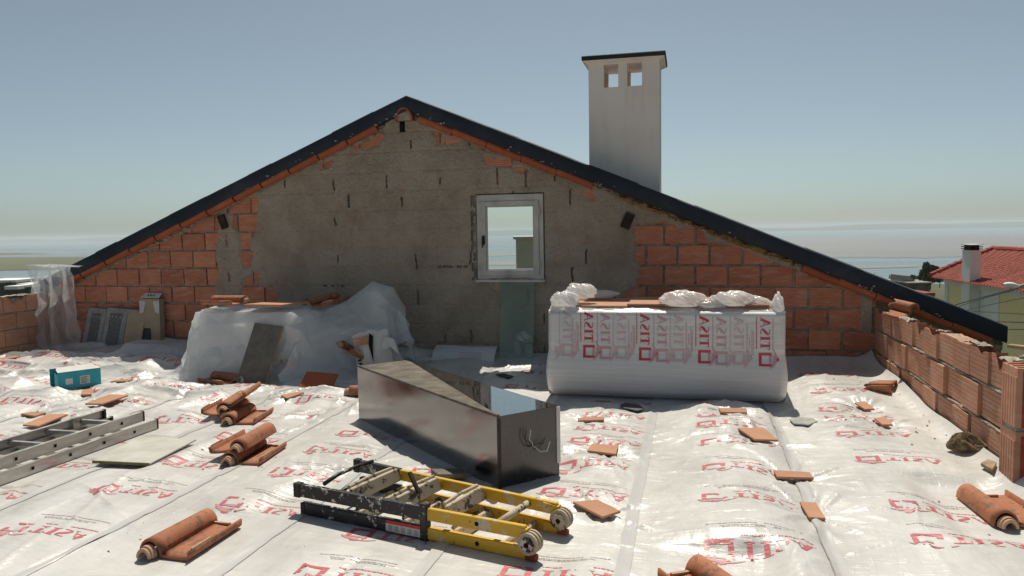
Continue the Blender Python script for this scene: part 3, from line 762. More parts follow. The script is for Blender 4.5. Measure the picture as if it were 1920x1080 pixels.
# coping: dark membrane over both verges
def coping(x0, x1, z0f, name, seed):
    n = 90; xs = np.linspace(x0, x1, n); zb = under(xs) ; th = .168
    prof = []
    sl = SL if x1 <= APX + .01 else -SR
    for (yy, zz) in ((7.735, 0.004), (7.722, .02), (7.722, th - .012), (7.735, th), (8.12, th + .02), (8.12, .0)):
        wob = .014 * (fbm(xs * 2.1, xs * 0 + zz * 9, seed) - .5) + .004 * (fbm(xs * 11, xs * 0 + zz * 3, seed + 1) - .5)
        prof.append(np.stack([xs, np.full_like(xs, yy) + wob, zb + zz + wob], -1))
    P = np.stack(prof, 0) - HL
    o = obj(name, gridmesh(name, P, M['membrane'], True, closed_u=True), house)
    cap = MB()
    for e in (0, n - 1): cap.add([P[i, e] for i in range(6)], [tuple(range(6))])
    obj('coping_end', cap.mesh('coping_end', M['membrane']), o)
    # overlaps of the membrane pieces
    k = 0
    for xm in np.arange(min(x0, x1) + .9, max(x0, x1) - .3, 1.07):
        w = .30 + .2 * (k % 2); k += 1
        xa = np.linspace(xm, xm + w, 6); q = []
        for (yy, zz) in ((7.7185, .03), (7.7185, th - .012), (7.731, th + .004), (8.1, th + .024)):
            q.append(np.stack([xa, np.full_like(xa, yy), under(xa) + zz], -1))
        obj('membrane_patch', gridmesh('membrane_patch', np.stack(q, 0) - HL, M['membrane'], True), o)
    return o
coping(XL, APX, 0, 'coping', 31); coping(APX + .0005, XR, 0, 'coping', 33)

# clay verge tiles below the coping
def verge_tile(x0, x1, mat='tile_verge', dz=0):
    a = np.array([x0, 0, float(under(x0)) - .022 + dz]); b = np.array([x1, 0, float(under(x1)) - .030 + dz])
    d = (b - a); Ln = np.linalg.norm(d); d /= Ln; nrm = np.array([-d[2], 0, d[0]])
    if nrm[2] < 0: nrm = -nrm
    rings = []; N = 9
    for s in np.linspace(0, 1, 7):
        R = .058 - .006 * s + (.004 if s > .9 else 0)
        rings.append([a + d * Ln * s + np.array([0, 7.775 - R * sin(pi * k / (N - 1)) * 1.0, 0]) + nrm * (-R * cos(pi * k / (N - 1)) * .75) for k in range(N)])
    P = np.array(rings) - HL
    o = obj('verge_tile', gridmesh('verge_tile', P, M[mat], True), house)
    c_ = MB()
    for e in (0, -1): c_.add(P[e], [tuple(range(N))])
    obj('tile_end', c_.mesh('tile_end', M['brick_red']), o)
xs_ = np.linspace(-2.86, -.98, 6)
for i in range(5): verge_tile(xs_[i] + .004, xs_[i + 1] - .004, dz=random.uniform(-.006, .006))
xs_ = np.linspace(1.06, 2.72, 6)
for i in range(5): verge_tile(xs_[i] + .004, xs_[i + 1] - .004, dz=random.uniform(-.006, .006))
xs_ = np.linspace(-7.7, -3.35, 13)
for i in range(12): verge_tile(xs_[i + 1] - .01, xs_[i] + .01, dz=.018 + random.uniform(-.004, .004))
cr = MB(); _r = random.Random(12)
for _k in range(60):
    _x = _r.choice((_r.gauss(-2.4, .5), _r.gauss(-.9, .6), _r.gauss(-4.0, .5), _r.gauss(1.9, .3))); _s = _r.uniform(.004, .011); _z = float(under(_x)) + _r.uniform(-.004, .02) + (.0 if _r.random() < .7 else .03)
    cr.box((_x, 7.712 - _s, _z), (_x + _s * _r.uniform(1, 2.4), 7.74, _z + _s * _r.uniform(.8, 1.6)))
hpart(cr, 'mortar_crumbs', M['mortar_dusty'])['kind'] = 'stuff'
# ridge tile end at the apex
N = 13; rr_ = []
for (r, y) in ((.125, 7.715), (.125, 7.86)):
    rr_.append([(APX - .03 + r * cos(pi * k / (N - 1)) * .8, y, 2.66 + r * sin(pi * k / (N - 1)) * 1.15) for k in range(N)])
for (r, y) in ((.108, 7.86), (.108, 7.715)):
    rr_.append([(APX - .03 + r * cos(pi * k / (N - 1)) * .8, y, 2.66 + r * sin(pi * k / (N - 1)) * 1.15) for k in range(N)])
obj('ridge_tile', gridmesh('ridge_tile', np.array(rr_) - HL, M['tile_verge'], True, closed_u=True), house)
pl = MB(); pl.prism([(APX - .03 + .116 * cos(pi * k / 10) * .8, 2.665 + .116 * sin(pi * k / 10) * 1.15) for k in range(11)] + [(APX - .12, 2.55), (APX + .06, 2.55)][0:0], 'y', 7.74, 7.85)
hpart(pl, 'mortar_plug', M['mortar'])
# beam ends; at the apex a dark block standing in for a hole's shade
def pocket(px, w, h, rot, mat, depth=.012):
    p = wl(*px); m = MB(); cs = [(-w / 2, -h / 2), (w / 2, -h / 2), (w / 2, h / 2), (-w / 2, h / 2)]
    poly = [(p[0] + a * cos(rot) - b * sin(rot), p[2] + a * sin(rot) + b * cos(rot)) for a, b in cs]
    m.prism(poly, 'y', YW - .02 - depth, YW + .03); return hpart(m, 'beam_end_or_hole', M[mat])
pocket((421, 416), .085, .16, .35, 'timber_dark', .03); pocket((1177, 414), .095, .165, -.42, 'timber_dark', .03); pocket((756, 237), .06, .13, 0, 'dark_hole', .012)

# window
win = MB(); f = .045
y0, y1 = YW - .02, YW + .07
for a, b in (((WX0, WZ0), (WX0 + f, WZ1)), ((WX1 - f, WZ0), (WX1, WZ1)), ((WX0 + f, WZ1 - f - .02), (WX1 - f, WZ1)), ((WX0 + f, WZ0), (WX1 - f, WZ0 + f))):
    win.box((a[0], y0, a[1]), (b[0], y1, b[1]))
window = hpart(win, 'window', M['window_wood'])
def wpart(mb, name, mat, par=None, **k):
    mb.v = [tuple(np.array(p) - HL) for p in mb.v]; return mb.obj(name, mat, par or window, **k)
s = MB(); sx0, sx1, sz0, sz1 = WX0 + .048, WX1 - .048, WZ0 + .048, WZ1 - .068; q = .052
for a, b in (((sx0, sz0), (sx0 + q, sz1)), ((sx1 - q, sz0), (sx1, sz1)), ((sx0 + q, sz1 - q), (sx1 - q, sz1)), ((sx0 + q, sz0), (sx1 - q, sz0 + q))):
    s.box((a[0], YW - .034, a[1]), (b[0], YW + .02, b[1]))
for a, b in (((sx0 + q, sz0 + q), (sx0 + q + .012, sz1 - q)), ((sx1 - q - .012, sz0 + q), (sx1 - q, sz1 - q)), ((sx0 + q + .012, sz1 - q - .012), (sx1 - q - .012, sz1 - q)), ((sx0 + q + .012, sz0 + q), (sx1 - q - .012, sz0 + q + .012))):
    s.box((a[0], YW - .022, a[1]), (b[0], YW + .015, b[1]))
wpart(s, 'sash', M['window_wood'], bevel=.003)
wpart(MB().box((sx0 + q, YW - .004, sz0 + q), (sx1 - q, YW + .001, sz1 - q)), 'pane', M['window_glass'])
hd = MB().box((sx0 + .012, YW - .045, 1.30), (sx0 + .04, YW - .034, 1.40)); hd.tube([(sx0 + .026, YW - .045, 1.375), (sx0 + .026, YW - .075, 1.375), (sx0 + .022, YW - .075, 1.27)], [.012, .011, .008], 8)
wpart(hd, 'window_handle', M['black_plastic'])
for z in (1.08, 1.66): wpart(MB().tube([(sx1 + .004, YW - .04, z - .045), (sx1 + .004, YW - .04, z + .045)], .011, 8).box((sx1 - .02, YW - .0372, z - .03), (sx1 + .02, YW - .0345, z + .03)), 'hinge', M['window_wood'])
wpart(MB().box((WX0 - .02, YW - .055, WZ0 - .03), (WX1 + .015, YW + .02, WZ0 - .002)), 'window_sill', M['window_wood'], bevel=.004)
bits = MB()
for k in range(9):
    x = WX0 + .12 + k * .06 + random.uniform(-.02, .02); bits.box((x, YW - .05, WZ0 - .0), (x + random.uniform(.03, .09), YW - .03, WZ0 + random.uniform(.006, .018)))
wpart(bits, 'mortar_crumbs', M['wood_raw'])

# ------------------------------------------------------------------ chimney behind the gable
ch = thing('chimney', 'tall pale rendered chimney with two square smoke openings and dark cap', 'chimney', (-.70, 8.2, -7))
CLc = np.array([-.70, 8.2, -7])
def cpart(mb, name, mat, **k):
    mb.v = [tuple(np.array(p) - CLc) for p in mb.v]; return mb.obj(name, mat, ch, **k)
KC = 8.2 / 8.5; X0, X1, Y0, Y1 = -1.118 * KC, -.338 * KC, 8.2, 8.72; OZ0, OZ1 = 1.44 + 1.585 * KC, 1.44 + 1.835 * KC
sh = MB()
sh.box((X0, Y0, -7), (X1, Y1, OZ0))
for ya, yb in ((Y0, Y0 + .09), (Y1 - .09, Y1)):
    for a, b in ((X0, -.948 * KC), (-.786 * KC, -.688 * KC), (-.526 * KC, X1)): sh.box((a, ya, OZ0 + .0), (b, yb, OZ1))
for xa, xb in ((X0, X0 + .09), (X1 - .09, X1)): sh.box((xa, Y0 + .09, OZ0), (xb, Y1 - .09, OZ1))
sh.box((X0, Y0, OZ1), (X1, Y1, OZ1 + .015))
cpart(sh, 'shaft', M['stucco'])
cp = MB(); e = .055
for k, (o0, z0, o1, z1) in enumerate(((.004, OZ1 + .015, e, OZ1 + .045),)):
    a = [(X0 - o0, Y0 - o0), (X1 + o0, Y0 - o0), (X1 + o0, Y1 + o0), (X0 - o0, Y1 + o0)]; b = [(X0 - o1, Y0 - o1), (X1 + o1, Y0 - o1), (X1 + o1, Y1 + o1), (X0 - o1, Y1 + o1)]
    cp.add([(*p, z0) for p in a] + [(*p, z1) for p in b], [(0, 1, 2, 3), (7, 6, 5, 4)] + [(i, (i + 1) % 4, 4 + (i + 1) % 4, 4 + i) for i in range(4)])
cpart(cp, 'cornice', M['stucco'])
cpart(MB().box((X0 - e - .012, Y0 - e - .012, OZ1 + .047), (X1 + e + .012, Y1 + e + .012, OZ1 + .095)), 'cap', M['membrane'], bevel=.008)

# ------------------------------------------------------------------ right parapet of ribbed hollow bricks
PXF = 1.73
par = thing('brick_parapet', 'low broken parapet of ribbed orange bricks on the right, dusty along its top', 'wall', (PXF, 6.2, 0))
PL = np.array([PXF, 6.2, 0])
def ribbed(w, h, d, nrib=7, jag=0, seed=0):
    # front face towards -X, width along Y, horizontal ribs; jag = broken top
    rs = random.Random(seed); prof = []
    for k in range(nrib):
        za = h * k / nrib; zb = h * (k + 1) / nrib; g = (zb - za) * .22
        prof += [(0.0024, za), (0.0, za + g * .6), (0.0, zb - g), (0.0024, zb - g * .5)]
    n = 6; ys = np.linspace(0, w, n); V = []; F = []
    tops = [h - (rs.random() ** 2) * jag for _ in range(n)]
    P = np.array([[(x, y, min(z, tops[j])) for j, y in enumerate(ys)] for x, z in prof])
    k = len(prof); V = P.reshape(-1, 3).tolist()
    for i in range(k - 1):
        for j in range(n - 1): F.append((i * n + j, i * n + j + 1, (i + 1) * n + j + 1, (i + 1) * n + j))
    b = len(V)
    for j, y in enumerate(ys): V.append((d, y, tops[j] - rs.random() * jag * .3))
    for j, y in enumerate(ys): V.append((d, y, 0))
    for j in range(n - 1):
        if jag < .04: F.append(((k - 1) * n + j, (k - 1) * n + j + 1, b + j + 1, b + j))
        F.append((b + j, b + j + 1, b + n + j + 1, b + n + j)); F.append((b + n + j, b + n + j + 1, j + 1, j))
    F.append(tuple(i * n for i in range(k)) + (b, b + n)); F.append((tuple(i * n + n - 1 for i in range(k)) + (b + n - 1, b + 2 * n - 1))[::-1])
    m = mesh('brick', V, F, M['brick_sunny'])
    import bmesh
    bm = bmesh.new(); bm.from_mesh(m); bmesh.ops.recalc_face_normals(bm, faces=bm.faces[:]); bm.to_mesh(m); bm.free(); return m
RB = [ribbed(.297, .198, .105, 7, 0, k) for k in range(2)]; RBJ = [ribbed(.297, .20, .105, 7, j, 10 + k) for k, j in enumerate((.02, .045, .09, .02, .11))]
mo = MB(); mo.box((PXF + .030, 4.62, -.05), (PXF + .09, 7.83, .455)); mo.v = [tuple(np.array(p) - PL) for p in mo.v]; mo.obj('mortar_core', M['mortar'], par)
for row in range(3):
    zr = .03 + row * .212; y = 7.80 - (.12 if row % 2 else 0); k = 0
    if row % 2: y = 7.80
    first = .16 if row % 2 else .30
    while y > 4.66:
        w = first if k == 0 else .297
        if y - w < 4.58: w = y - 4.60
        if w < .05: break
        me = (RBJ[(k * 3 + row) % 5] if row == 2 else RB[k % 2])
        o = obj('brick', me, par, (PXF - PL[0] + random.uniform(-.012, .014), y - w - PL[1], zr + (7.8 - y) * .012 * (row / 2) + random.uniform(-.003, .003)), (0, 0, random.uniform(-.01, .01)))
        o.scale = (1, w / .297, 1)
        y -= w + random.uniform(.018, .028); k += 1
# mortar squeezed out along the beds
for row, z in ((0, .232), (1, .444)):
    n = 200; ys = np.linspace(4.64, 7.8, n); m_ = 6; s = np.linspace(-1, 1, m_)[:, None]
    Y_ = np.repeat(ys[None], m_, 0); Zc = z + (7.8 - Y_) * .012 * ((row + .5) / 2) + s * (.007 + .008 * fbm(Y_ * 7, s * 2 + 0 * Y_, 14 + row))
    Xo = PXF + .010 - .016 * (1 - s ** 2) * (fbm(Y_ * 14, s * 3 + 0 * Y_, 24 + row) * 1.5 - .3)
    obj('bed_mortar', gridmesh('bed_mortar', np.stack([Xo, Y_, Zc], -1) - PL, M['mortar'], False), par)
# crumbs and dust on top
tp = MB(); rs = random.Random(5)
ys = np.linspace(4.62, 7.82, 150); xs = np.linspace(PXF + .002, PXF + .108, 7)
Xg, Yg = np.meshgrid(xs, ys, indexing='ij'); Zg = .630 + (7.8 - Yg) * .012 + .030 * fbm(Xg * 18, Yg * 9, 44) + .02 * (vn(Xg * 40, Yg * 30, 45) - .5) - .02 * (np.abs(Xg - PXF - .055) / .055) ** 4
kp = (fbm(Xg * 6, Yg * 3.2, 48) > .47)[:-1, :-1]
obj('top_mortar', gridmesh('top_mortar', np.stack([Xg, Yg, Zg + .004], -1) - PL, M['mortar_dusty'], False, keep=kp), par)['kind'] = 'stuff'

# end pillar of two upright hollow bricks
pil = thing('hollow_brick_pier', 'two upright hollow bricks stacked at the near end of the right parapet', 'wall', (1.665, 4.38, 0))
def upright(z0, h, broken):
    # ribs vertical on -X and -Y faces; open cells on top
    w, d = .215, .195; m = MB(); nr = 6; pts = []
    for k in range(nr):
        a = d * k / nr; b = d * (k + 1) / nr; g = (b - a) * .25
        pts += [(.006, a), (0, a + g * .6), (0, b - g), (.006, b - g * .4)]
    pts = [(x, d - y) for x, y in pts]                  # from back to front on the -X side
    pts += [(0.0, 0.0), (w, 0.0), (w, d)]
    m.prism(pts, 'z', z0, z0 + h - .05)
    t_ = .014
    for c_ in range(4):                                 # walls of the cells
        y = c_ * (d - t_) / 3; m.box((.004, y, z0 + h - .05), (w - .004, y + t_, z0 + h))
    for c_ in range(3):
        x = .004 + c_ * (w - .008 - t_) / 2; m.box((x + .0005, t_ + .001, z0 + h - .05), (x + t_, d - t_ - .001, z0 + h - .003))
    return m
o = upright(0.005, .335, 0).obj('brick', M['brick_sunny'], pil); o = upright(.362, .318, 1).obj('brick', M['brick_sunny'], pil)
jm = MB(); rs = random.Random(8)
jm.box((.006, .006, .338), (.205, .185, .364)); jm.obj('bed_mortar', M['mortar'], pil)
for nm, zc in (('shaded_red_face', .17), ('shaded_red_face', .52)):
    MB().box((.03, -.006, zc - .155), (.213, -.0015, zc + .145)).obj(nm, M['brick_red'], pil)  # reddish front face, its shade put into the dark plate colour

# ------------------------------------------------------------------ left parapet
lp = thing('brick_parapet', 'low parapet of bare bricks at the far left, pale mortar on top', 'wall', (-7.77, 7.0, 0))
LPo = np.array([-7.77, 7.0, 0])
m = MB().box((-7.87, 2.0, -.05), (-7.782, 7.83, .75)); m.v = [tuple(np.array(p) - LPo) for p in m.v]; m.obj('mortar_core', M['mortar'], lp)
for row in range(4):
    zr = .0 + row * .197; y = 7.80; k = 0
    while y > 2.2:
        w = .15 if (k == 0 and row % 2) else .297
        me = RBJ[(k * 2) % 5] if row == 3 else RB[k % 2]
        o = obj('brick', me, lp, (0 + .0, y - LPo[1], zr), (0, 0, pi)); o.scale = (1, w / .297, .93)
        y -= w + random.uniform(.010, .016); k += 1
Xg, Yg = np.meshgrid(np.linspace(-7.875, -7.772, 6), np.linspace(2.2, 7.82, 240), indexing='ij')
Zg = .772 + .02 * fbm(Xg * 18, Yg * 9, 46) + .02 * (vn(Xg * 40, Yg * 30, 47) - .5)
obj('top_mortar', gridmesh('top_mortar', np.stack([Xg, Yg, Zg], -1) - LPo, M['mortar_dusty'], False), lp)

# ================================================================== OBJECTS
def hz_(x, y): return float(hfilm(np.array([x]), np.array([y]))[0]) + .008
def top_under(pts): return max(hz_(p[0], p[1]) for p in pts)

# ------------------------------------------------------------------ flat clay pieces weighing the film down
PL_LAB = {'a': 'flat clay tile piece behind the steel box end, beside the long seam', 'b': 'flat clay tile lying beyond the hinges of the yellow ladder',
 'c': 'largest flat clay tile on the right, lying just in front of the bale shadow', 'd': 'long narrow clay tile strip lying across the right seam',
 'e': 'small upright-lying clay tile nearest the camera on the right', 'f': 'thin clay strip in front of the left half of the bale shadow', 'g': 'thin clay strip at the edge of the bale shadow, right half',
 'h': 'small clay chip near the far corner of the right parapet, farther one', 'i': 'small clay chip near the right parapet, nearer one of the pair',
 'j': 'broad clay tile beyond the ends of the aluminium ladder', 'k': 'broad clay tile partly behind the aluminium ladder rails', 'l': 'small clay tile left of the aluminium ladder, farther back',
 'm': 'tiny square clay chip in front of the turquoise box', 'n': 'thin clay piece right of the turquoise box', 'o': 'clay slab at the left edge beyond the turquoise box', 'p': 'clay strip lying between the film heap and the roof tiles'}
def piece(name, q, mat, label, cat, th=.013, z=.02, group=None, jag=0):
    W_ = [fl(x, y, z) for x, y in q]; zs = [hz_(p[0], p[1]) + .006 for p in W_]; cc = np.mean(W_, 0); zc = max(np.mean(zs), hz_(cc[0], cc[1]) + .004)
    zs = [.5 * (a + zc) for a in zs]
    m = MB(); n = len(W_)
    v = [(p[0] - cc[0], p[1] - cc[1], a - zc) for p, a in zip(W_, zs)] + [(p[0] - cc[0], p[1] - cc[1], a - zc + th) for p, a in zip(W_, zs)]
    m.add(v, [tuple(range(n)), tuple(range(2 * n - 1, n - 1, -1))] + [(i, i + n, (i + 1) % n + n, (i + 1) % n) for i in range(n)])
    o = m.obj(name, mat, None, bevel=.002, loc=(cc[0], cc[1], zc)); return tag(o, label, cat, group)
for k, q in PIECES: piece('clay_tile_piece', q, M['tile_flat'], PL_LAB[k], 'tile', group='flat clay pieces weighing down the film')
piece('slate_offcut', [(1480, 793), (1498, 789), (1524, 793), (1533, 799), (1516, 804), (1488, 801)], M['slate_pale'], 'pale six-sided slate offcut lying on the film right of the bale shadow', 'slate', .009)
piece('slate_offcut', [(1163, 766), (1172, 762), (1200, 766), (1208, 773), (1195, 777), (1168, 772)], M['slate_plain'], 'dark slate offcut in the shade below the left end of the bale', 'slate', .009)
piece('slate_offcut', [(929, 714), (945, 713), (963, 719), (952, 722)], M['slate_plain'], 'small dark slate lying in the shade behind the steel box', 'slate', .01)
piece('timber_offcut', [(808, 893), (868, 888), (873, 899), (822, 903)], M['plank_grey'], 'short timber offcut in the shadow of the steel box', 'timber', .028)
piece('wood_chip', [(1838, 889), (1852, 884), (1868, 893), (1860, 902)], M['wood_raw'], 'splinter of wood lying at the foot of the upright hollow bricks', 'wood', .02)
# cement board
cb = thing('cement_board', 'thin pale cement board lying on the film beside the aluminium ladder', 'board', fl(270, 852, .02) + [0, 0, .012])
cbl = np.array(cb.location)
W_ = [np.array(p) for p in (fl(175, 872, .02), fl(281, 877, .02), fl(368, 831, .02), fl(262, 824, .02))]
z_ = top_under(W_) + .004
m = MB(); v = [(p[0] - cbl[0], p[1] - cbl[1], z_ - cbl[2]) for p in W_]; m.add(v + [(a, b, c_ + .009) for a, b, c_ in v], [(0, 1, 2, 3), (7, 6, 5, 4)] + [(i, i + 4, (i + 1) % 4 + 4, (i + 1) % 4) for i in range(4)])
m.obj('panel', M['fibre_board'], cb)
a, b = np.array(v[0]), np.array(v[1]); MB().bar(a + [0, -.004, .005], b + [0, -.004, .005], .009, .016).obj('edge_strip', M['board_edge'], cb)

# ------------------------------------------------------------------ S-shaped roof tiles
def s_tile_mesh(name, flip=1, seed=0, length=.43, broken=0.0):
    pts = [(-.196, .040), (-.192, .006), (-.185, 0.0), (-.12, -.002), (-.06, 0.0), (-.012, .004)]
    R = .066
    for k in range(9): a = pi - pi * k / 8; pts.append((.058 + R * cos(a), .008 + R * sin(a) * 1.05))
    pts.append((.128, .0)); pts = np.array(pts); d = np.gradient(pts, axis=0); nr = np.stack([-d[:, 1], d[:, 0]], -1); nr /= np.linalg.norm(nr, axis=1)[:, None]
    t_ = .0062; N = len(pts); ys = np.linspace(-length / 2, length / 2, 9); V = []
    for side in (1, -1):
        for y in ys:
            s = (y + length / 2) / length; sc = 1 - .07 * s
            for i in range(N):
                p = pts[i] * [sc, sc] + nr[i] * t_ * side
                yy = y
                if broken: yy = np.clip(y, -length / 2, length / 2 - broken * (0.25 + .75 * vn(i * .8 + seed, seed * 3.3, 5)))
                V.append((flip * p[0], yy, p[1]))
    V = np.array(V); K = len(ys); F = []
    def I(sd, k, i): return sd * K * N + k * N + i
    for k in range(K - 1):
        for i in range(N - 1):
            F.append((I(0, k, i), I(0, k, i + 1), I(0, k + 1, i + 1), I(0, k + 1, i))); F.append((I(1, k, i), I(1, k + 1, i), I(1, k + 1, i + 1), I(1, k, i + 1)))
    for k in range(K - 1):
        for i in (0, N - 1): F.append((I(0, k, i), I(0, k + 1, i), I(1, k + 1, i), I(1, k, i)))
    for k in (0, K - 1):
        for i in range(N - 1): F.append((I(0, k, i), I(1, k, i), I(1, k, i + 1), I(0, k, i + 1)))
    b = MB(); b.add(V, F)
    return b.mesh(name, M['tile_clay'], True)
def collar_mesh(flip=1):
    # stepped interlocking nose below the roll
    b = MB(); R = []
    for y, r in ((-.215, .052), (-.245, .052), (-.247, .046), (-.262, .046), (-.262, .030), (-.215, .030)):
        R.append([(flip * (.058 + r * cos(pi * k / 10)), y, .004 + r * 1.05 * sin(pi * k / 10)) for k in range(11)])
    P = np.array(R); m = gridmesh('collar', P, M['tile_raw'], False, closed_u=True); return m
ST = {f: s_tile_mesh('roof_tile', f) for f in (1, -1)}; CO = {f: collar_mesh(f) for f in (1, -1)}
for f in ST.values():
    pass
STB = s_tile_mesh('roof_tile', 1, 3, .30, .16)
def edge_ribs(flip):
    b = MB(); b.box((flip * -.199, -.19, .034) if flip > 0 else (.190, -.19, .034), (flip * -.190, -.05, .048) if flip > 0 else (.199, -.05, .048)); b.box((-.12 if flip > 0 else .0, .185, .006), (-.0 if flip > 0 else .12, .2, .018))
    return b.mesh('rib', M['tile_raw'])
RI = {f: edge_ribs(f) for f in (1, -1)}
def roof_tile(p, heading, label, flip=1, tilt=(0, 0), group='loose S-shaped roof tiles', broken=False):
    o = obj('roof_tile', STB if broken else ST[flip], None, p, (tilt[0], tilt[1], heading)); o.scale = (.80, .92, .92); tag(o, label, 'roof tile', group)
    if not broken: obj('collar', CO[flip], o); obj('rib', RI[flip], o)
    return o
def on(x, y, dz=.008): return (x, y, hz_(x, y) + dz)
roof_tile(on(-2.30, 2.97), radians(-2), 'single S-shaped roof tile nearest the camera at the lower left, collar towards the camera', -1)
# stack of two by the middle
roof_tile(on(-2.78, 4.24), radians(5), 'lower tile of the nearer stack of two roof tiles left of the steel box', -1)
roof_tile((-2.84, 4.30, hz_(-2.84, 4.24) + .072), radians(2), 'upper tile of the nearer two-tile stack, pan side spotted with lichen', 1, (.04, -.10))
# farther stack of three
roof_tile(on(-3.40, 5.12), radians(9), 'bottom right tile of the farther roof tile stack', -1)
roof_tile((-3.60, 5.22, hz_(-3.6, 5.1) + .03), radians(14), 'left tile of the farther roof tile stack, rolled side up', 1, (0, .18))
roof_tile((-3.53, 5.24, hz_(-3.45, 5.2) + .105), radians(11), 'topmost tile of the farther roof tile stack, tipped on its edge', -1, (.05, -.62))
roof_tile(on(1.47, 4.06), radians(6), 'roof tile lying beside the upright hollow bricks at the right edge', -1, (0, -.05))
roof_tile(on(.11, 2.86, .02), radians(40), 'roof tile cut off by the bottom edge of the picture', 1, (.1, .1))
roof_tile(on(-4.42, 6.33, .01), radians(72), 'roof tile in the shade at the foot of the film heap, left of the grey plank', 1)
roof_tile((-3.22, 6.78, .22), radians(-38), 'roof tile leaning on the film heap beside the torn paper sack', -1, (radians(-34), .1))
roof_tile((-2.72, 6.02, hz_(-2.72, 6.02) + .01), radians(-70), 'roof tile poking out from behind the far left corner of the steel box', 1)
roof_tile((1.765, 7.12, .695), radians(35), 'broken roof tile perched on top of the right parapet', 1, (.15, -.35), broken=True)
roof_tile(on(1.48, 6.62, .035), radians(65), 'broken roof tile half pipe lying upside down by the foot of the right parapet', 1, (.1, pi), broken=True)

# rock and rubble
def blob(name, c0, rad, mat, seed, label=None, cat=None, parent=None, amp=.35, sub=20, flatb=True, smooth=False, group=None, freq=1.7):
    th = np.linspace(0.001, pi - .001, sub); ph = np.linspace(0, 2 * pi, 2 * sub + 1)[:-1]
    T_, P_ = np.meshgrid(th, ph, indexing='ij'); d = np.stack([np.sin(T_) * np.cos(P_), np.sin(T_) * np.sin(P_), np.cos(T_)], -1)
    n = fbm(d[..., 0] * freq + d[..., 2] * 1.3 + 9, d[..., 1] * freq - d[..., 2] * 1.1 + 9, seed, 4) - .5
    P = d * (1 + amp * 2 * n[..., None]) * np.array(rad)
    if flatb: P[..., 2] = np.maximum(P[..., 2], -rad[2] * .45)
    o = obj(name, gridmesh(name, P, mat, smooth, closed_v=True), parent, c0)
    if label: tag(o, label, cat, group)
    return o
p = fl(1812, 850, .04); blob('rock', (p[0], p[1], hz_(p[0], p[1]) + .035), (.10, .075, .065), M['rock'], 4, 'brown jagged lump of rubble stone by the foot of the right parapet', 'rock', amp=.5, sub=12)
for k, (x, y, r) in enumerate(((1.86, 4.52, .06), (1.80, 4.46, .04), (1.93, 4.62, .05), (1.78, 4.56, .035))):
    blob('rubble_lump', (x, y, .70 + r * .25), (r, r * .8, r * .55), M['rubble'], 20 + k, ['largest pale rubble lump on top of the hollow brick pier', 'pale rubble lump at the front of the hollow brick pier top', 'pale rubble lump at the right edge behind the pier', 'smallest rubble lump on top of the hollow brick pier'][k], 'rubble', amp=.5, sub=10, group='rubble on the pier')
tag(MB().bar((1.80, 4.85, .73), (1.98, 4.62, .735), .05, .02).obj('wood_splinter', M['wood_raw'], bevel=.003), 'pale splinter of wood lying on the parapet top behind the pier', 'wood')

# ------------------------------------------------------------------ long steel box
B0 = np.array([-1.036, 3.93]); dA = np.array([-1.474, 1.35]); LA = np.linalg.norm(dA); dA /= LA; dC = np.array([dA[1], -dA[0]]) * 1.0
if dC[0] < 0: dC = -dC
LC = .425; HB = .41
box = thing('steel_box', 'long open-jointed stainless steel box lying on the film, dusty panel on half its top', 'metal box', (B0[0], B0[1], .012))
def bp(a, c_, z): p = B0 + dA * a + dC * c_; return (p[0] - B0[0], p[1] - B0[1], z)
def panel(pts, name, mat, parent, th=None):
    m = MB(); m.add(pts, [(0, 1, 2, 3)[:len(pts)] if len(pts) < 5 else tuple(range(len(pts)))]); return m.obj(name, mat, parent)
def slabp(a0, a1, c0, c1, z0, z1):
    m = MB(); m.add([bp(a0, c0, z0), bp(a1, c0, z0), bp(a1, c1, z0), bp(a0, c1, z0), bp(a0, c0, z1), bp(a1, c0, z1), bp(a1, c1, z1), bp(a0, c1, z1)],
                    [(3, 2, 1, 0), (4, 5, 6, 7), (0, 1, 5, 4), (1, 2, 6, 5), (2, 3, 7, 6), (3, 0, 4, 7)]); return m
t_ = .004
def wavy_side(c_):  # slightly oil-canned long side
    a = np.linspace(0.002, LA - .002, 40); z = np.linspace(.0, HB - .004, 14); A2, Z2 = np.meshgrid(a, z, indexing='ij')
    w = .007 * (fbm(A2 * 1.3, Z2 * 2.2, 5) - .5) * np.sin(pi * Z2 / HB)
    P = np.stack([A2 * dA[0] + (c_ + w) * dC[0], A2 * dA[1] + (c_ + w) * dC[1], Z2], -1); return gridmesh('side_panel', P, M['steel'])
obj('side_panel', wavy_side(0.0), box); obj('side_panel', wavy_side(LC), box)
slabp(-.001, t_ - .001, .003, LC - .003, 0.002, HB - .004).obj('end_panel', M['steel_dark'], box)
slabp(LA - t_ + .001, LA + .001, .003, LC - .003, 0.002, HB - .004).obj('end_panel', M['steel'], box)
slabp(0.006, LA - .006, .006, LC - .006, HB - .012, HB - .003).obj('top_panel', M['steel_mirror'], box)
def topz(pts, z0, z1):
    m = MB(); n = len(pts); m.add([bp(a, c_, z0) for a, c_ in pts] + [bp(a, c_, z1) for a, c_ in pts], [tuple(range(n)), tuple(range(2 * n - 1, n - 1, -1))] + [(i, i + n, (i + 1) % n + n, (i + 1) % n) for i in range(n)]); return m
topz([(.06, .02), (LA - .02, .02), (LA - .02, LC - .02), (LA - .12, LC - .02)], HB - .001, HB + .0025).obj('dusty_panel', M['dust_board'], box)
slabp(.0, LA, -.008, .014, HB - .006, HB + .010).obj('edge_rail', M['dust_board'], box, bevel=.003)
slabp(-.012, .004, -.006, .010, .0, HB - .008).obj('corner_seam', M['black_plastic'], box)
slabp(-.006, .012, LC - .022, LC + .004, .07, HB - .006).obj('corner_strip', M['white_card'], box)
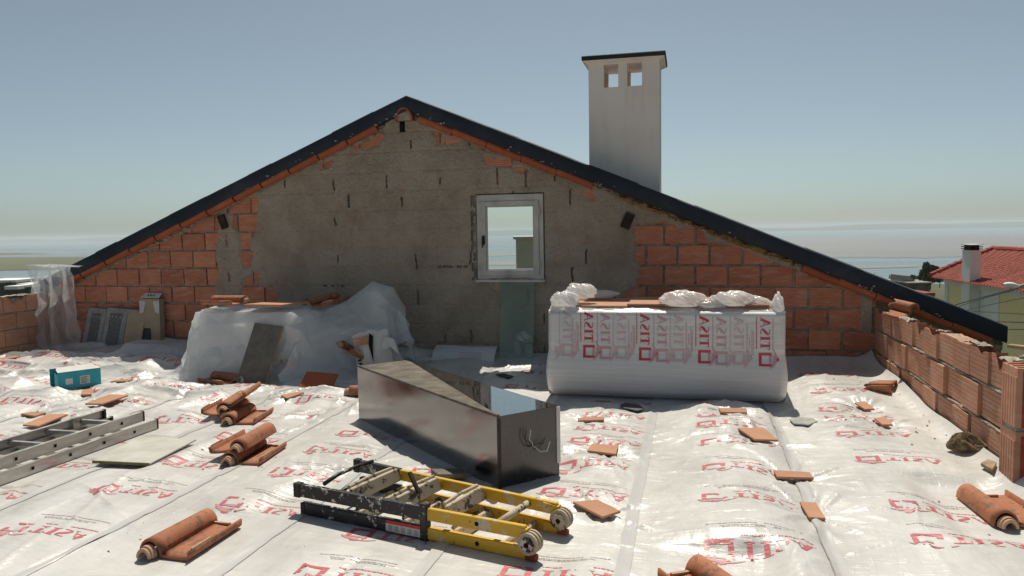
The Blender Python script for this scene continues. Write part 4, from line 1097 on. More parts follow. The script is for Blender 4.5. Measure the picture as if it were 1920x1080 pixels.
wr = MB(); c1 = .235; z1 = .20
def wp(c_, z, out): p = B0 + dC * c_ - dA * out - B0; return (p[0], p[1], z)
wr.tube([wp(c1, z1, 0), wp(c1 - .02, z1 + .03, .02), wp(c1 - .045, z1 + .05, .03), wp(c1 - .04, z1 + .11, .035)], .003, 6)
wr.obj('wire', M['white_card'], box)
wr = MB(); wr.tube([wp(c1 + .005, z1, 0), wp(c1 + .03, z1 - .03, .03), wp(c1 + .07, z1 - .03, .04), wp(c1 + .095, z1 + .02, .035)], .004, 6); wr.obj('wire', M['white_card'], box)
wr = MB(); wr.tube([wp(c1 - .002, z1 + .002, 0), wp(c1 - .05, z1 + .01, .02), wp(c1 - .075, z1 + .06, .03), wp(c1 - .065, z1 + .11, .03)], .0028, 6); wr.obj('wire', M['black_plastic'], box)
wr = MB(); wr.tube([wp(c1 + .002, z1, 0), wp(c1 + .02, z1 + .02, .02), wp(c1 + .05, z1 + .015, .03), wp(c1 + .065, z1 + .05, .03)], .0028, 6); wr.obj('wire', M['black_plastic'], box)

# ------------------------------------------------------------------ aluminium extension ladder
al = thing('aluminium_ladder', 'aluminium two-section extension ladder lying flat at the left edge', 'ladder', (-4.1, 4.7, .012), radians(-1.2))
def rail(x, y0, y1, z0, side, name='rail'):
    m = MB(); h = .072; w = .026; t2 = .004; s = side
    m.box((min(x, x + s * t2), y1, z0), (max(x, x + s * t2), y0, z0 + h))
    for zz in (z0, z0 + h - t2): m.box((min(x + s * t2, x + s * w), y1, zz + .0002), (max(x + s * t2, x + s * w), y0, zz + t2 - .0002))
    o = m.obj(name, M['aluminium'], al, bevel=0)
    MB().box((min(x - s * .003, x + s * (w + .002)), y0 - .004, z0 - .002), (max(x - s * .003, x + s * (w + .002)), y0 + .016, z0 + h + .002)).obj('end_cap', M['black_plastic'], o, bevel=.004)
    return o
RX = .215
rb = rail(RX, .03, -3.4, 0.0, -1); rail(-RX, .03, -3.4, 0.0, 1)
rf = rail(RX - .032, -.07, -3.2, .080, -1); rail(-RX + .032, -.07, -3.2, .080, 1)
for k in range(11):
    y = -.20 - .28 * k
    MB().box((-RX + .004, y - .014, .022), (RX - .004, y + .014, .050)).obj('rung', M['aluminium'], al, bevel=.003)
    o = MB().box((RX + .0003, y - .015, .021), (RX + .0022, y + .015, .051)).obj('rung_socket', M['aluminium'], al); MB().box((RX + .0025, y - .010, .026), (RX + .0035, y + .010, .046)).obj('socket_hole', M['dark_hole'], o)
for k in range(10):
    y = -.28 - .28 * k
    MB().box((-RX + .037, y - .014, .102), (RX - .037, y + .014, .130)).obj('rung', M['aluminium'], al, bevel=.003)
    o = MB().box((RX - .0317, y - .015, .101), (RX - .0298, y + .015, .131)).obj('rung_socket', M['aluminium'], al); MB().box((RX - .0295, y - .010, .106), (RX - .0285, y + .010, .126)).obj('socket_hole', M['dark_hole'], o)
for k in range(7):
    MB().add([(RX + .001, -.27 - .03 * k, .012), (RX + .001, -.285 - .03 * k, .012), (RX + .001, -.27 - .03 * k, .06), (RX + .001, -.255 - .03 * k, .06)], [(0, 1, 2, 3)])
lb = MB(); lb.box((RX + .0005, -1.30, .016), (RX + .0016, -1.26, .056)); lb.obj('warning_label', M['white_card'], al)
lb = MB()
for k in range(4): lb.box((RX + .0018, -1.296 + k * .009, .022), (RX + .0024, -1.292 + k * .009, .05))
lb.obj('label_print', M['black_ink'], al)
MB().box((-RX + .03, -.36, .078), (-RX + .06, -.30, .155)).obj('guide_bracket', M['aluminium'], al)

# ------------------------------------------------------------------ yellow and black folding ladder
yl = thing('folding_ladder', 'paint-spattered yellow and black folding ladder lying flat in front of the steel box', 'ladder', (-1.265, 3.42, .014), atan2(-.39, 1.30))
YLN = .67; FZ = ((0.0, .056), (.090, .148))
def ywid(x): return .225 - (x + YLN) / (2 * YLN) * .072      # half width, feet (-x) wide, hinges (+x) narrow
for lvl, (za, zb) in enumerate(FZ):
    for s in (-1, 1):
        cut = .12 if s < 0 else -.34
        dx = .03 if lvl == 0 else 0
        def seg(x0, x1, nm, mt, w=.026, grow=0):
            m = MB(); a = s * ywid(x0); b = s * ywid(x1)
            z0, z1 = za - grow, zb + grow
            v = [(x0, a - w / 2, z0), (x1, b - w / 2, z0), (x1, b + w / 2, z0), (x0, a + w / 2, z0), (x0, a - w / 2, z1), (x1, b - w / 2, z1), (x1, b + w / 2, z1), (x0, a + w / 2, z1)]
            m.add(v, [(3, 2, 1, 0), (4, 5, 6, 7), (0, 1, 5, 4), (1, 2, 6, 5), (2, 3, 7, 6), (3, 0, 4, 7)]); return m.obj(nm, M[mt], yl, bevel=.003)
        seg(-YLN + dx + .03, cut, 'black_rail', 'black_paint', .032, .003); seg(cut + .0005, YLN - .03, 'yellow_rail', 'yellow_paint')
        if lvl == 1: seg(-YLN + dx - .012, -YLN + dx + .029, 'rubber_foot', 'foot_rubber', .038, .008)
        else: seg(-YLN + dx, -YLN + dx + .029, 'rubber_foot', 'foot_rubber', .034, .002)
    # treads and bar
    for k, xx in enumerate((-.33, -.05, .23)):
        xk = xx + (.045 if lvl == 0 else 0); hw = ywid(xk) - .014
        m = MB(); z0 = za + .004; z1 = zb + .012 if lvl else zb - .004
        m.add([(xk - .012, -hw, z0), (xk + .010, -hw, z0), (xk + .010, hw, z0), (xk - .012, hw, z0), (xk - .030, -hw + .012, z1), (xk - .010, -hw + .012, z1), (xk - .010, hw - .012, z1), (xk - .030, hw - .012, z1)],
              [(3, 2, 1, 0), (4, 5, 6, 7), (0, 1, 5, 4), (1, 2, 6, 5), (2, 3, 7, 6), (3, 0, 4, 7)])
        m.obj('tread', M['tread_paint'], yl, bevel=.004)
        MB().tube([(xk - .034, -hw + .02, z1 + .004), (xk - .038, 0, z1 + .008), (xk - .034, hw - .02, z1 + .004)], .009, 8).obj('tread_lip', M['tread_paint'], yl)
    xk = .48 + (.04 if lvl == 0 else 0); hw = ywid(xk) - .013
    MB().tube([(xk, -hw, (za + zb) / 2), (xk, hw, (za + zb) / 2)], .017, 10).obj('rung', M['tread_paint'], yl, smooth=True)
    for xk in (.40,):
        for s in (-1,): MB().tube([(xk, s * (ywid(xk) + .012), (za + zb) / 2), (xk, s * (ywid(xk) + .0145), (za + zb) / 2)], .011, 10).obj('bolt_hole', M['dark_hole'], yl)
for s in (-1, 1):
    y0 = s * ywid(YLN)
    h_ = MB()
    for k in range(5):
        r = .050 if k % 2 == 0 else .045; h_.tube([(YLN - .01, y0 + (k - 2.5) * .011, .076), (YLN - .01, y0 + (k - 1.5) * .011 - .001, .076)], r, 22)
    hg = h_.obj('hinge', M['tread_paint'], yl, bevel=.0)
    yo = y0 - .034 if s < 0 else y0 - .035
    MB().tube([(YLN - .01, y0 - .0285, .076), (YLN - .01, y0 - .040, .076)], .034, 6).obj('hinge_nut', M['black_paint'] if s < 0 else M['tread_paint'], hg)
    MB().tube([(YLN - .01, y0 - .0402, .076), (YLN - .01, y0 - .0412, .076)], .012, 10).obj('hinge_pin', M['dark_hole'], hg)
    for za, zb in FZ:
        MB().add([(YLN - .10, y0 - .017, za + .004), (YLN - .02, y0 - .017, za + .02), (YLN - .02, y0 + .017, za + .02), (YLN - .10, y0 + .017, za + .004), (YLN - .10, y0 - .017, zb - .004), (YLN - .02, y0 - .017, zb - .012), (YLN - .02, y0 + .017, zb - .012), (YLN - .10, y0 + .017, zb - .004)],
                 [(3, 2, 1, 0), (4, 5, 6, 7), (0, 1, 5, 4), (1, 2, 6, 5), (2, 3, 7, 6), (3, 0, 4, 7)]).obj('hinge_arm', M['yellow_paint'], yl)
    MB().tube([(YLN - .03, y0, .012), (YLN + .02, y0, .012)], .018, 10).obj('hinge_stop', M['red_ink'] if False else M['brick_red'], yl)
# strap across the feet, sticker, latch
for dz, x0 in ((.0, -.50), (-.06, -.44)):
    MB().tube([(x0, -ywid(x0) + .01, .168 + dz), (x0 - .005, -.10, .185 + dz), (x0 - .02, .05, .180 + dz), (x0 - .035, ywid(x0) - .012, .165 + dz)], .011, 8).obj('strap', M['black_paint'], yl, smooth=True)
sx = -.06; yy = -ywid(sx) - .0185
MB().add([(-.10, -ywid(-.10) - .0180, .004), (.10, -ywid(.10) - .0180, .004), (.10, -ywid(.10) - .0180, .058), (-.10, -ywid(-.10) - .0180, .058)], [(0, 1, 2, 3)]).obj('sticker', M['white_card'], yl)
MB().add([(-.10, -ywid(-.10) - .0186, .042), (.10, -ywid(.10) - .0186, .042), (.10, -ywid(.10) - .0186, .058), (-.10, -ywid(-.10) - .0186, .058)], [(0, 1, 2, 3)]).obj('sticker_band', M['red_ink'], yl)
sk = MB()
for k in range(5):
    x = -.085 + k * .037; q = -ywid(x) - .0190; sk.add([(x, q, .010), (x + .024, q, .010), (x + .024, q, .036), (x, q, .036)], [(0, 1, 2, 3)])
sk.obj('sticker_pictogram', M['grey_card'], yl)
MB().bar((-.02, -.05, .15), (-.10, -.02, .235), .022, .014).obj('latch', M['timber_dark'], yl, bevel=.003)
for s in (-1,): MB().box((.095, -ywid(.12) - .022, -.012), (.135, -ywid(.12) + .020, .168)).obj('bracket', M['black_paint'], yl, bevel=.004)

# ------------------------------------------------------------------ cloth solver for the loose film
def cloth(P, pins, boxes, steps=170, iters=8, dt=.018, floor=True, wall=7.80, comp=.9, extra=None):
    nu, nv = P.shape[:2]; P = P.copy(); Vv = np.zeros_like(P); inv = np.ones((nu, nv)); 
    for i, j in pins: inv[i, j] = 0
    rest = []
    def add(di, dj, st):
        for par in (0, 1):
            I, J = np.meshgrid(np.arange(nu), np.arange(nv), indexing='ij')
            ok = (I + di < nu) & (J + dj < nv) & (J + dj >= 0)
            key = (I // max(1, abs(di)) if di else J // max(1, abs(dj))) % 2 == par
            m = ok & key; a = (I[m], J[m]); b = (I[m] + di, J[m] + dj)
            rest.append((a, b, P0l(a, b), st))
    def P0l(a, b): return REST(a, b)
    Q0 = extra if extra is not None else P
    def REST(a, b): return np.linalg.norm(Q0[a] - Q0[b], axis=1)
    add(1, 0, 1.); add(0, 1, 1.); add(1, 1, .6); add(1, -1, .6); add(2, 0, .25); add(0, 2, .25)
    for s in range(steps):
        Vv[..., 2] -= 9.8 * dt; Vv *= .985; Pn = P + Vv * dt * inv[..., None]
        for _ in range(iters):
            for a, b, L0, st in rest:
                d = Pn[b] - Pn[a]; l = np.linalg.norm(d, axis=1) + 1e-9; wa = inv[a]; wb = inv[b]; ws = wa + wb + 1e-9
                c_ = ((l - L0) / l / ws * st * comp)[:, None] * d
                Pn[a] += c_ * wa[:, None]; Pn[b] -= c_ * wb[:, None]
            for (x0, x1, y0, y1, z1) in boxes:
                ins = (Pn[..., 0] > x0) & (Pn[..., 0] < x1) & (Pn[..., 1] > y0) & (Pn[..., 1] < y1) & (Pn[..., 2] < z1) & (inv > 0)
                if ins.any():
                    q = Pn[ins]; dd = np.stack([q[:, 0] - x0, x1 - q[:, 0], q[:, 1] - y0, y1 - q[:, 1], z1 - q[:, 2]], -1); k = dd.argmin(1)
                    q[k == 0, 0] = x0; q[k == 1, 0] = x1; q[k == 2, 1] = y0; q[k == 3, 1] = y1; q[k == 4, 2] = z1; Pn[ins] = q
            if floor: Pn[..., 2] = np.maximum(Pn[..., 2], FLH(Pn))
            Pn[..., 1] = np.minimum(Pn[..., 1], wall)
        Vv = (Pn - P) / dt
        low = (Pn[..., 2] < FLH(Pn) + .004); Vv[low] *= .3
        sp = np.linalg.norm(Vv, axis=-1, keepdims=True); Vv *= np.minimum(1, 2.5 / (sp + 1e-9))
        P = Pn
    return P
def FLH(P): return .035 + .02 * 0 * P[..., 0]
def smooth_grid(P, k=1):
    for _ in range(k):
        Q = P.copy(); Q[1:-1, 1:-1] = .5 * P[1:-1, 1:-1] + .125 * (P[2:, 1:-1] + P[:-2, 1:-1] + P[1:-1, 2:] + P[1:-1, :-2]); P = Q
    return P
def crinkle(P, amp, f, seed):
    du = np.gradient(P, axis=0); dv = np.gradient(P, axis=1); n = np.cross(du, dv); n /= np.linalg.norm(n, axis=-1, keepdims=True) + 1e-9
    I, J = np.meshgrid(np.arange(P.shape[0]) * .1, np.arange(P.shape[1]) * .1, indexing='ij')
    w = ridge((I + J * .4) * f, (J - I * .4) * f * .35, seed) ** 3 + ridge((I * .5 - J) * f * .9, (J * .5 + I) * f * .3, seed + 1) ** 3 + .8 * (fbm(I * f * 1.5, J * f * 1.5, seed + 2) - .5)
    Q = P + n * (amp * w)[..., None] * np.sign(n[..., 2:3] + .3 * -n[..., 1:2] + 1e-6); Q[..., 2] = np.maximum(Q[..., 2], .012); return Q
def facet(name, P, su, sv, jit, mat, seed, sub_=1):
    # thin film: keeps only every few points and shades the pieces flat, so that folds stay straight and sharp
    iu = np.unique(np.append(np.arange(0, P.shape[0], su), P.shape[0] - 1)); iv = np.unique(np.append(np.arange(0, P.shape[1], sv), P.shape[1] - 1))
    Q = P[np.ix_(iu, iv)].copy(); rs = np.random.RandomState(seed); J = rs.normal(size=Q.shape) * jit; J[..., 2] *= .6
    Q += J; Q[..., 2] = np.maximum(Q[..., 2], .02)
    nu, nv = Q.shape[:2]; I = np.arange(nu * nv).reshape(nu, nv); T = []
    for i in range(nu - 1):
        for j in range(nv - 1):
            a, b, c_, d = I[i, j], I[i + 1, j], I[i + 1, j + 1], I[i, j + 1]
            T += [(a, b, c_), (a, c_, d)] if rs.rand() < .5 else [(a, b, d), (b, c_, d)]
    return mesh(name, Q.reshape(-1, 3), T, mat, False)
def up2(P):
    from_ = P; nu, nv = P.shape[:2]
    Q = np.zeros((2 * nu - 1, nv, 3)); Q[::2] = P; Q[1::2] = (P[1:] + P[:-1]) / 2
    R = np.zeros((2 * nu - 1, 2 * nv - 1, 3)); R[:, ::2] = Q; R[:, 1::2] = (Q[:, 1:] + Q[:, :-1]) / 2
    return smooth_grid(R, 1)

# covered stack
cs = thing('material_stack', 'pale stack of packs seen blurred through the film heap', 'pack', (-4.2, 6.95, .03))
for (x0, x1, y0, y1, z0, z1, mt) in ((-4.80, -3.80, 6.82, 7.35, .0, .33, 'white_card'), (-4.76, -3.84, 6.80, 7.32, .332, .60, 'white_card'), (-3.68, -3.12, 6.95, 7.45, 0, .42, 'white_card')):
    MB().box((x0 + 4.2, y0 - 6.95, z0), (x1 + 4.2, y1 - 6.95, z1)).obj('pack', M[mt], cs, bevel=.02)
MB().box((-3.22 + 4.2, 7.14 - 6.95, 0), (-3.10 + 4.2, 7.30 - 6.95, .86)).obj('upright_board', M['white_card'], cs, bevel=.01)
nu, nv = 84, 62; u = np.linspace(-5.55, -2.66, nu); v = np.linspace(5.98, 7.80, nv)
U_, V_ = np.meshgrid(u, v, indexing='ij'); P0 = np.stack([U_ + .02 * np.sin(V_ * 9), V_, 1.0 + .04 * fbm(U_ * 3, V_ * 3, 3)], -1)
ref = np.stack([U_ * 1.12, V_ * 1.12, 0 * U_], -1)
Pc = cloth(P0, [], [(-4.92, -3.70, 6.52, 7.40, .68), (-3.72, -3.0, 6.90, 7.5, .52), (-3.5, -2.95, 6.98, 7.5, .66), (-3.42, -2.98, 7.0, 7.45, .76), (-3.34, -3.0, 7.04, 7.42, .86), (-3.27, -3.04, 7.08, 7.38, .94)], 120, 7, extra=ref)
o = obj('film_heap', facet('film_heap', Pc, 3, 3, .013, M['film_drape'], 3)); tag(o, 'large translucent film sheet draped over a stack against the wall, peaked at right', 'plastic sheet')
# a second crumpled sheet bunched along the foot of the heap
u = np.linspace(-5.0, -2.9, 60); v = np.linspace(6.25, 6.95, 26); U_, V_ = np.meshgrid(u, v, indexing='ij')
P0 = np.stack([U_, V_, .30 + .25 * (V_ - 6.25) + .08 * fbm(U_ * 5, V_ * 5, 8)], -1); ref = np.stack([U_ * 1.35, V_ * 1.3, 0 * U_], -1)
Pc = cloth(P0, [(i, 25) for i in range(0, 60, 6)], [(-4.92, -3.70, 6.58, 7.40, .70), (-3.72, -3.06, 6.90, 7.5, .50)], 90, 7, extra=ref)
o = obj('film_skirt', facet('film_skirt', Pc, 2, 2, .014, M['film_drape'], 4)); tag(o, 'crumpled translucent film bunched along the foot of the film heap', 'plastic sheet')
# sheet humped on the floor in front of the leaning panels
u = np.linspace(-7.35, -5.0, 70); v = np.linspace(6.45, 7.78, 42); U_, V_ = np.meshgrid(u, v, indexing='ij')
P0 = np.stack([U_, V_, .55 + .05 * fbm(U_ * 3, V_ * 3, 5)], -1); ref = np.stack([U_ * 1.12, V_ * 1.12, 0 * U_], -1)
Pc = cloth(P0, [], [(-6.35, -5.65, 7.12, 7.55, .24), (-6.8, -6.3, 6.95, 7.3, .12), (-5.8, -5.3, 7.2, 7.55, .16)], 110, 7, extra=ref)
o = obj('film_mound', facet('film_mound', Pc, 4, 3, .014, M['film_wad'], 5)); tag(o, 'whitish film sheet humped on the floor in front of the leaning panels', 'plastic sheet')
# sheet hung over the left end of the coping
nu, nv = 56, 60; s = np.linspace(0, 1, nu); q = np.linspace(0, 1, nv); S_, Q_ = np.meshgrid(s, q, indexing='ij')
X_ = -7.86 + .60 * S_; P0 = np.stack([X_ + (S_ - .5) * .35 * Q_ - .10 * Q_ ** 2, 7.50 - .22 * Q_ + .05 * np.sin(S_ * 19), 1.175 - 1.18 * Q_ + 0 * S_], -1)
ref = np.stack([S_ * 1.15, Q_ * 1.28, 0 * S_], -1)
Pc = cloth(P0, [(i, 0) for i in range(nu)], [], 120, 8, extra=ref, wall=7.70)
tp_ = Pc[:, :1].copy(); back = np.concatenate([tp_ + [0, .26, -.08], tp_ + [0, .12, .012]], 1) + np.stack([0 * S_[:, :2], 0 * S_[:, :2], .02 * fbm(S_[:, :2] * 9, S_[:, :2] * 0, 3)], -1)
Pc = np.concatenate([back, Pc], 1)
o = obj('hanging_film', facet('hanging_film', Pc, 3, 4, .016, M['film_thin'], 6)); tag(o, 'clear film sheet hanging down over the left end of the dark coping', 'plastic sheet')
# small crumbs of clay and mortar round the tiles
cr = MB(); _r = random.Random(31)
for _cx, _cy, _n, _s in ((-2.4, 3.0, 16, .3), (-2.85, 4.2, 22, .4), (-3.45, 5.1, 22, .4), (1.5, 4.1, 14, .25), (1.55, 5.6, 26, .5), (1.5, 6.7, 22, .3), (.1, 3.1, 8, .3), (-4.0, 6.2, 24, .8), (-1.3, 3.4, 14, .7), (-5.5, 5.5, 24, .9)):
    for _k in range(_n):
        _x = _cx + _r.gauss(0, _s * .5); _y = _cy + _r.gauss(0, _s * .5)
        if _x > 1.66: continue
        _q = _r.uniform(.003, .011); _z = hz_(_x, _y) - .003; _a = _r.uniform(0, 3)
        cr.add([(_x + _q * cos(_a + k * 1.57) * _r.uniform(.6, 1.3), _y + _q * sin(_a + k * 1.57) * _r.uniform(.6, 1.3), _z) for k in range(4)] + [(_x, _y, _z + _q)], [(0, 1, 4), (1, 2, 4), (2, 3, 4), (3, 0, 4), (3, 2, 1, 0)])
tag(cr.obj('clay_crumbs', M['tile_raw']), 'small crumbs of clay and mortar scattered over the film', 'debris', kind='stuff')
# print on the heap film
V_, F_ = tess(G_RED[4:] + G_GREY, .36, .02); hv = np.asarray([v.co for v in o.data.vertices]) if False else None
hp_ = wl(533, 680, 6.42)
hobj = [q for q in COL.objects if q.name == 'film_heap'][0]
hc = np.zeros(len(hobj.data.vertices) * 3, np.float32); hobj.data.vertices.foreach_get('co', hc); hc = hc.reshape(-1, 3)
X = hp_[0] - .14 + V_[:, 0] - .12; Z = hp_[2] + .03 - V_[:, 1]
Yp = np.array([hc[np.abs(hc[:, 0] - x) + np.abs(hc[:, 2] - z) < .05][:, 1].min() if (np.abs(hc[:, 0] - x) + np.abs(hc[:, 2] - z) < .05).any() else 6.5 for x, z in zip(X, Z)])
q = obj('printed_letters', mesh('print', np.stack([X, Yp - .012, Z], -1), F_, M['print_floor'], True), hobj); q['kind'] = 'stuff'

# ------------------------------------------------------------------ wrapped bale
bale = thing('wrapped_bale', 'big bale wrapped in white printed film standing against the wall, opened on top', 'bale', (-.23, 6.7, .0))
BO = np.array([-.23, 6.7, 0.0])
BX0, BX1, BYF, BYB, BZ0, BZ1 = -1.185, .735, 6.21, 7.15, .035, .765
def bfront(x, z):     # y of the front skin
    t = np.clip((z - BZ0) / (BZ1 - BZ0), 0, 1)
    b = .035 * np.sin(pi * np.clip(1 - t * 1.9, 0, 1)) + .012 * np.sin(pi * t)
    w = .006 * (fbm(x * 1.4, z * 26, 7) - .5) * np.clip(t * 2.5 - .8, .15, 1) + .012 * (fbm(x * 2.2, z * 2, 8) - .5)
    e = np.minimum(x - BX0, BX1 - x); rnd_ = .05 * np.clip(1 - e / .06, 0, 1) ** 2
    r2_ = .07 * np.clip(1 - t / .10, 0, 1) ** 2 + .03 * np.clip((t - .96) / .04, 0, 1) ** 2
    return BYF - b - w + rnd_ + r2_
ns = 150
per = []
xa = np.linspace(BX0, BX1, ns)
zz = np.concatenate([[BZ0 - .004], np.linspace(BZ0, BZ1, 70)])
rows = []
for z in zz:
    t = (z - BZ0) / (BZ1 - BZ0); bul = .03 * sin(pi * min(max(1 - t * 1.9, 0), 1))
    f_ = np.stack([xa + (xa - (BX0 + BX1) / 2) * bul * .6, bfront(xa, np.full_like(xa, z)), np.full_like(xa, z)], -1)
    ys = np.linspace(BYF + .05, BYB, 20)
    r_ = np.stack([np.full_like(ys, BX1 + bul * .6) + .006 * (fbm(ys * 2, ys * 0 + z * 24, 9) - .5), ys, np.full_like(ys, z)], -1)
    b_ = np.stack([xa[::-1][::6], np.full(len(xa[::6]), BYB + .01), np.full(len(xa[::6]), z)], -1)
    l_ = np.stack([np.full_like(ys, BX0 - bul * .6) + .006 * (fbm(ys * 2, ys * 0 + z * 24, 10) - .5), ys[::-1], np.full_like(ys, z)], -1)
    rows.append(np.concatenate([f_, r_, b_, l_], 0))
P = np.array(rows) - BO
obj('film_wrap', gridmesh('film_wrap', P, M['bale_wrap'], True, closed_v=True), bale)
MB().box((BX0 + .12 - BO[0], BYF + .16 - BO[1], .012), (BX1 - .12 - BO[0], BYB - .03 - BO[1], BZ0 + .02)).obj('pallet', M['timber_dark'], bale)
MB().box((BX0 + .03 - BO[0], BYF + .04 - BO[1], BZ0 + .03), (BX1 - .03 - BO[0], BYB - .02 - BO[1], BZ1 - .035)).obj('insulation_core', M['white_card'], bale)
tb = MB().box((BX0 + .13 - BO[0], BYF + .10 - BO[1], BZ1 - .033), (BX1 - .07 - BO[0], BYB - .14 - BO[1], BZ1 + .035)); tb.obj('clay_tiles', M['tile_flat'], bale, bevel=.006)
MB().box((-.52 - BO[0], BYF + .09 - BO[1], BZ1 + .037), (BX1 - .12 - BO[0], BYB - .16 - BO[1], BZ1 + .052)).obj('clay_tile_slab', M['tile_flat'], bale, bevel=.003)
# front top fold of the film
n = 120; xs = np.linspace(BX0 + .01, BX1 - .01, n); rows = []
for s in np.linspace(0, 1, 9):
    rows.append(np.stack([xs, BYF + .02 + .17 * s + .02 * fbm(xs * 6, xs * 0 + s * 3, 5), BZ1 - .004 + .040 * np.sin(pi * s * .9) * fbm(xs * 5, xs * 0 + s * 2, 6) + .03 * s], -1))
obj('film_fold', gridmesh('film_fold', np.array(rows) - BO, M['film_wad'], True), bale)
def wad(c0, rad, seed, name='film_wad', rot=0):
    th = np.linspace(0.001, pi - .001, 44); ph = np.linspace(0, 2 * pi, 89)[:-1]; T_, P_ = np.meshgrid(th, ph, indexing='ij')
    d = np.stack([np.sin(T_) * np.cos(P_), np.sin(T_) * np.sin(P_), np.cos(T_)], -1)
    n1 = ridge(d[..., 0] * 3 + d[..., 2] * 2 + 9, d[..., 1] * 3 - d[..., 2] * 1.5 + 9, seed) ** 2; n2 = fbm(d[..., 0] * 1.6 + 5 + d[..., 2], d[..., 1] * 1.6 + 5, seed + 2)
    n3 = ridge(d[..., 0] * 7 + d[..., 2] * 5 + 9, d[..., 1] * 7 + 9, seed + 4) ** 2
    R = .58 + .5 * n2 + .12 * n1 + .05 * n3; P = d * R[..., None] * np.array(rad); P[..., 2] = np.maximum(P[..., 2], -rad[2] * .5)
    c, s_ = cos(rot), sin(rot); P = np.stack([P[..., 0] * c - P[..., 1] * s_, P[..., 0] * s_ + P[..., 1] * c, P[..., 2]], -1)
    return obj(name, gridmesh(name, P + np.array(c0) - BO, M['film_wad'], True, closed_v=True), bale)
def wpx(x, y, Y): return wl(x, y, Y)
wad(wpx(1060, 563, 6.33), (.14, .12, .09), 3, rot=.4); wad(wpx(1090, 548, 6.5), (.15, .13, .09), 5, rot=.45); wad(wpx(1120, 552, 6.85), (.20, .10, .05), 9)
wad(wpx(1282, 563, 6.35), (.20, .12, .09), 11); w_ = wad(wpx(1372, 563, 6.37), (.20, .11, .085), 14); wad(wpx(1415, 568, 6.42), (.14, .10, .06), 17); wad(wpx(1335, 571, 6.33), (.13, .07, .05), 23)
wad(np.array([BX1 - .05, BYF + .10, BZ1 + .045]), (.05, .09, .11), 27, 'film_roll')
# printing on the front skin
BS = .395
def bale_logo(px, zb, mats, what):
    x0 = wl(px, 640, BYF - .02)[0]
    groups = {'house': [tess(G_RED[:3] + [G_RED[3]], BS, .02), 0], 'letters': [tess(G_RED[4:] + G_GREY, BS, .02), 0], 'swoosh': [tess(G_PALE, BS, .02), 1], 'tag': [tess(TAG, BS, .03), 2]}
    for nm, ((V, F), k) in groups.items():
        if mats[k] is None: continue
        X = x0 + V[:, 1]; Z = zb + V[:, 0]
        ok = (X.min() > BX0 + .012) and (X.max() < BX1 - .012)
        if not ok: continue
        Y = bfront(X, Z) - .003 - (.0008 if nm == 'swoosh' else 0)
        o = obj({'house': 'printed_house', 'letters': 'printed_letters', 'swoosh': 'printed_swoosh', 'tag': 'printed_tagline'}[nm], mesh('print', np.stack([X, Y, Z], -1) - BO, F, M[mats[k]], True), bale); o['kind'] = 'stuff'
for k, px in enumerate((1093, 1198, 1309, 1423)):
    bale_logo(px, .372 - .012 * k, ('print_red', 'print_faint', 'print_red'), 1)
for k, px in enumerate((1023, 1124, 1230, 1341, 1454)): bale_logo(px, .375 - .012 * k, ('print_faint', 'print_fainter', 'print_faint'), 2)
for k, px in enumerate((1053, 1154, 1261, 1374)): bale_logo(px, .38 - .012 * k, ('print_fainter', 'print_fainter', 'print_fainter'), 3)
for k, px in enumerate((1073, 1178, 1286, 1400)):
    V, F = tess(microtext([(.0, .78, 0, .02), (.30, .52, .05, .02), (.12, .68, .095, .02), (.15, .62, .125, .016)], 9 + k), BS, .03); x0 = wl(px, 640, BYF - .02)[0]
    X = x0 + V[:, 1]; Z = .40 - .012 * k + V[:, 0]; o = obj('printed_small_text', mesh('print', np.stack([X, bfront(X, Z) - .003, Z], -1) - BO, F, M['print_faint']), bale); o['kind'] = 'stuff'
# red print on the wad
for k in range(3):
    p = wpx(1352 + 16 * k, 556 + 4 * k, 6.24) - BO

# ------------------------------------------------------------------ panels leaning at the left of the gable
def leaning(name, px0, px1, py_top, mats, label, cat, Ytop=7.78, Ybot=7.50, th=.02, frame=None, lean=0):
    a = wl(px0, py_top, Ytop); b = wl(px1, py_top, Ytop); w = b[0] - a[0]; zt = a[2]; zb = .06
    Lh = sqrt((zt - zb) ** 2 + (Ytop - Ybot) ** 2); ang = atan2(Ytop - Ybot, zt - zb)
    t_ = thing(name, label, cat, (a[0] + w / 2 - lean / 2, Ybot, zb)); t_.rotation_euler = (-ang, atan2(lean, Lh), 0)
    return t_, w, Lh
for k, (p0, p1, lab) in enumerate(((166, 200, 'left one of two grey-framed ornamental panels leaning on the brick wall'), (201, 240, 'right one of two grey-framed ornamental panels leaning on the brick wall'))):
    t_, w, Lh = leaning('ornamental_panel', p0, p1, 578, None, lab, 'panel', 7.80 - .02 * k, 7.66 - .02 * k, lean=.02); t_['group'] = 'framed ornamental panels'
    MB().box((-w / 2, 0, 0), (w / 2, .018, Lh)).obj('backing', M['grey_card'], t_)
    fr = MB(); fw_ = .062
    for (x0, z0, x1, z1) in ((-w / 2, 0, -w / 2 + fw_, Lh), (w / 2 - fw_, 0, w / 2, Lh), (-w / 2 + fw_, Lh - fw_, w / 2 - fw_, Lh), (-w / 2 + fw_, 0, w / 2 - fw_, fw_)): fr.box((x0, -.008, z0), (x1, -.0003, z1))
    fr.obj('frame', M['slate_pale'], t_)
    MB().box((-w / 2 + fw_, -.003, fw_), (w / 2 - fw_, -.0006, Lh - fw_)).obj('ornament_field', M['ornate'], t_)
    dm = MB()
    for j in range(3):
        x = -w / 2 + fw_ + (w - 2 * fw_) * (j + .5) / 3; z = Lh - fw_ - .045; r = .016; dm.add([(x - r, -.006, z), (x, -.006, z - r * 1.2), (x + r, -.006, z), (x, -.006, z + r * 1.2)], [(0, 1, 2, 3)])
    dm.obj('light_motif', M['slate_pale'], t_)['kind'] = 'stuff'
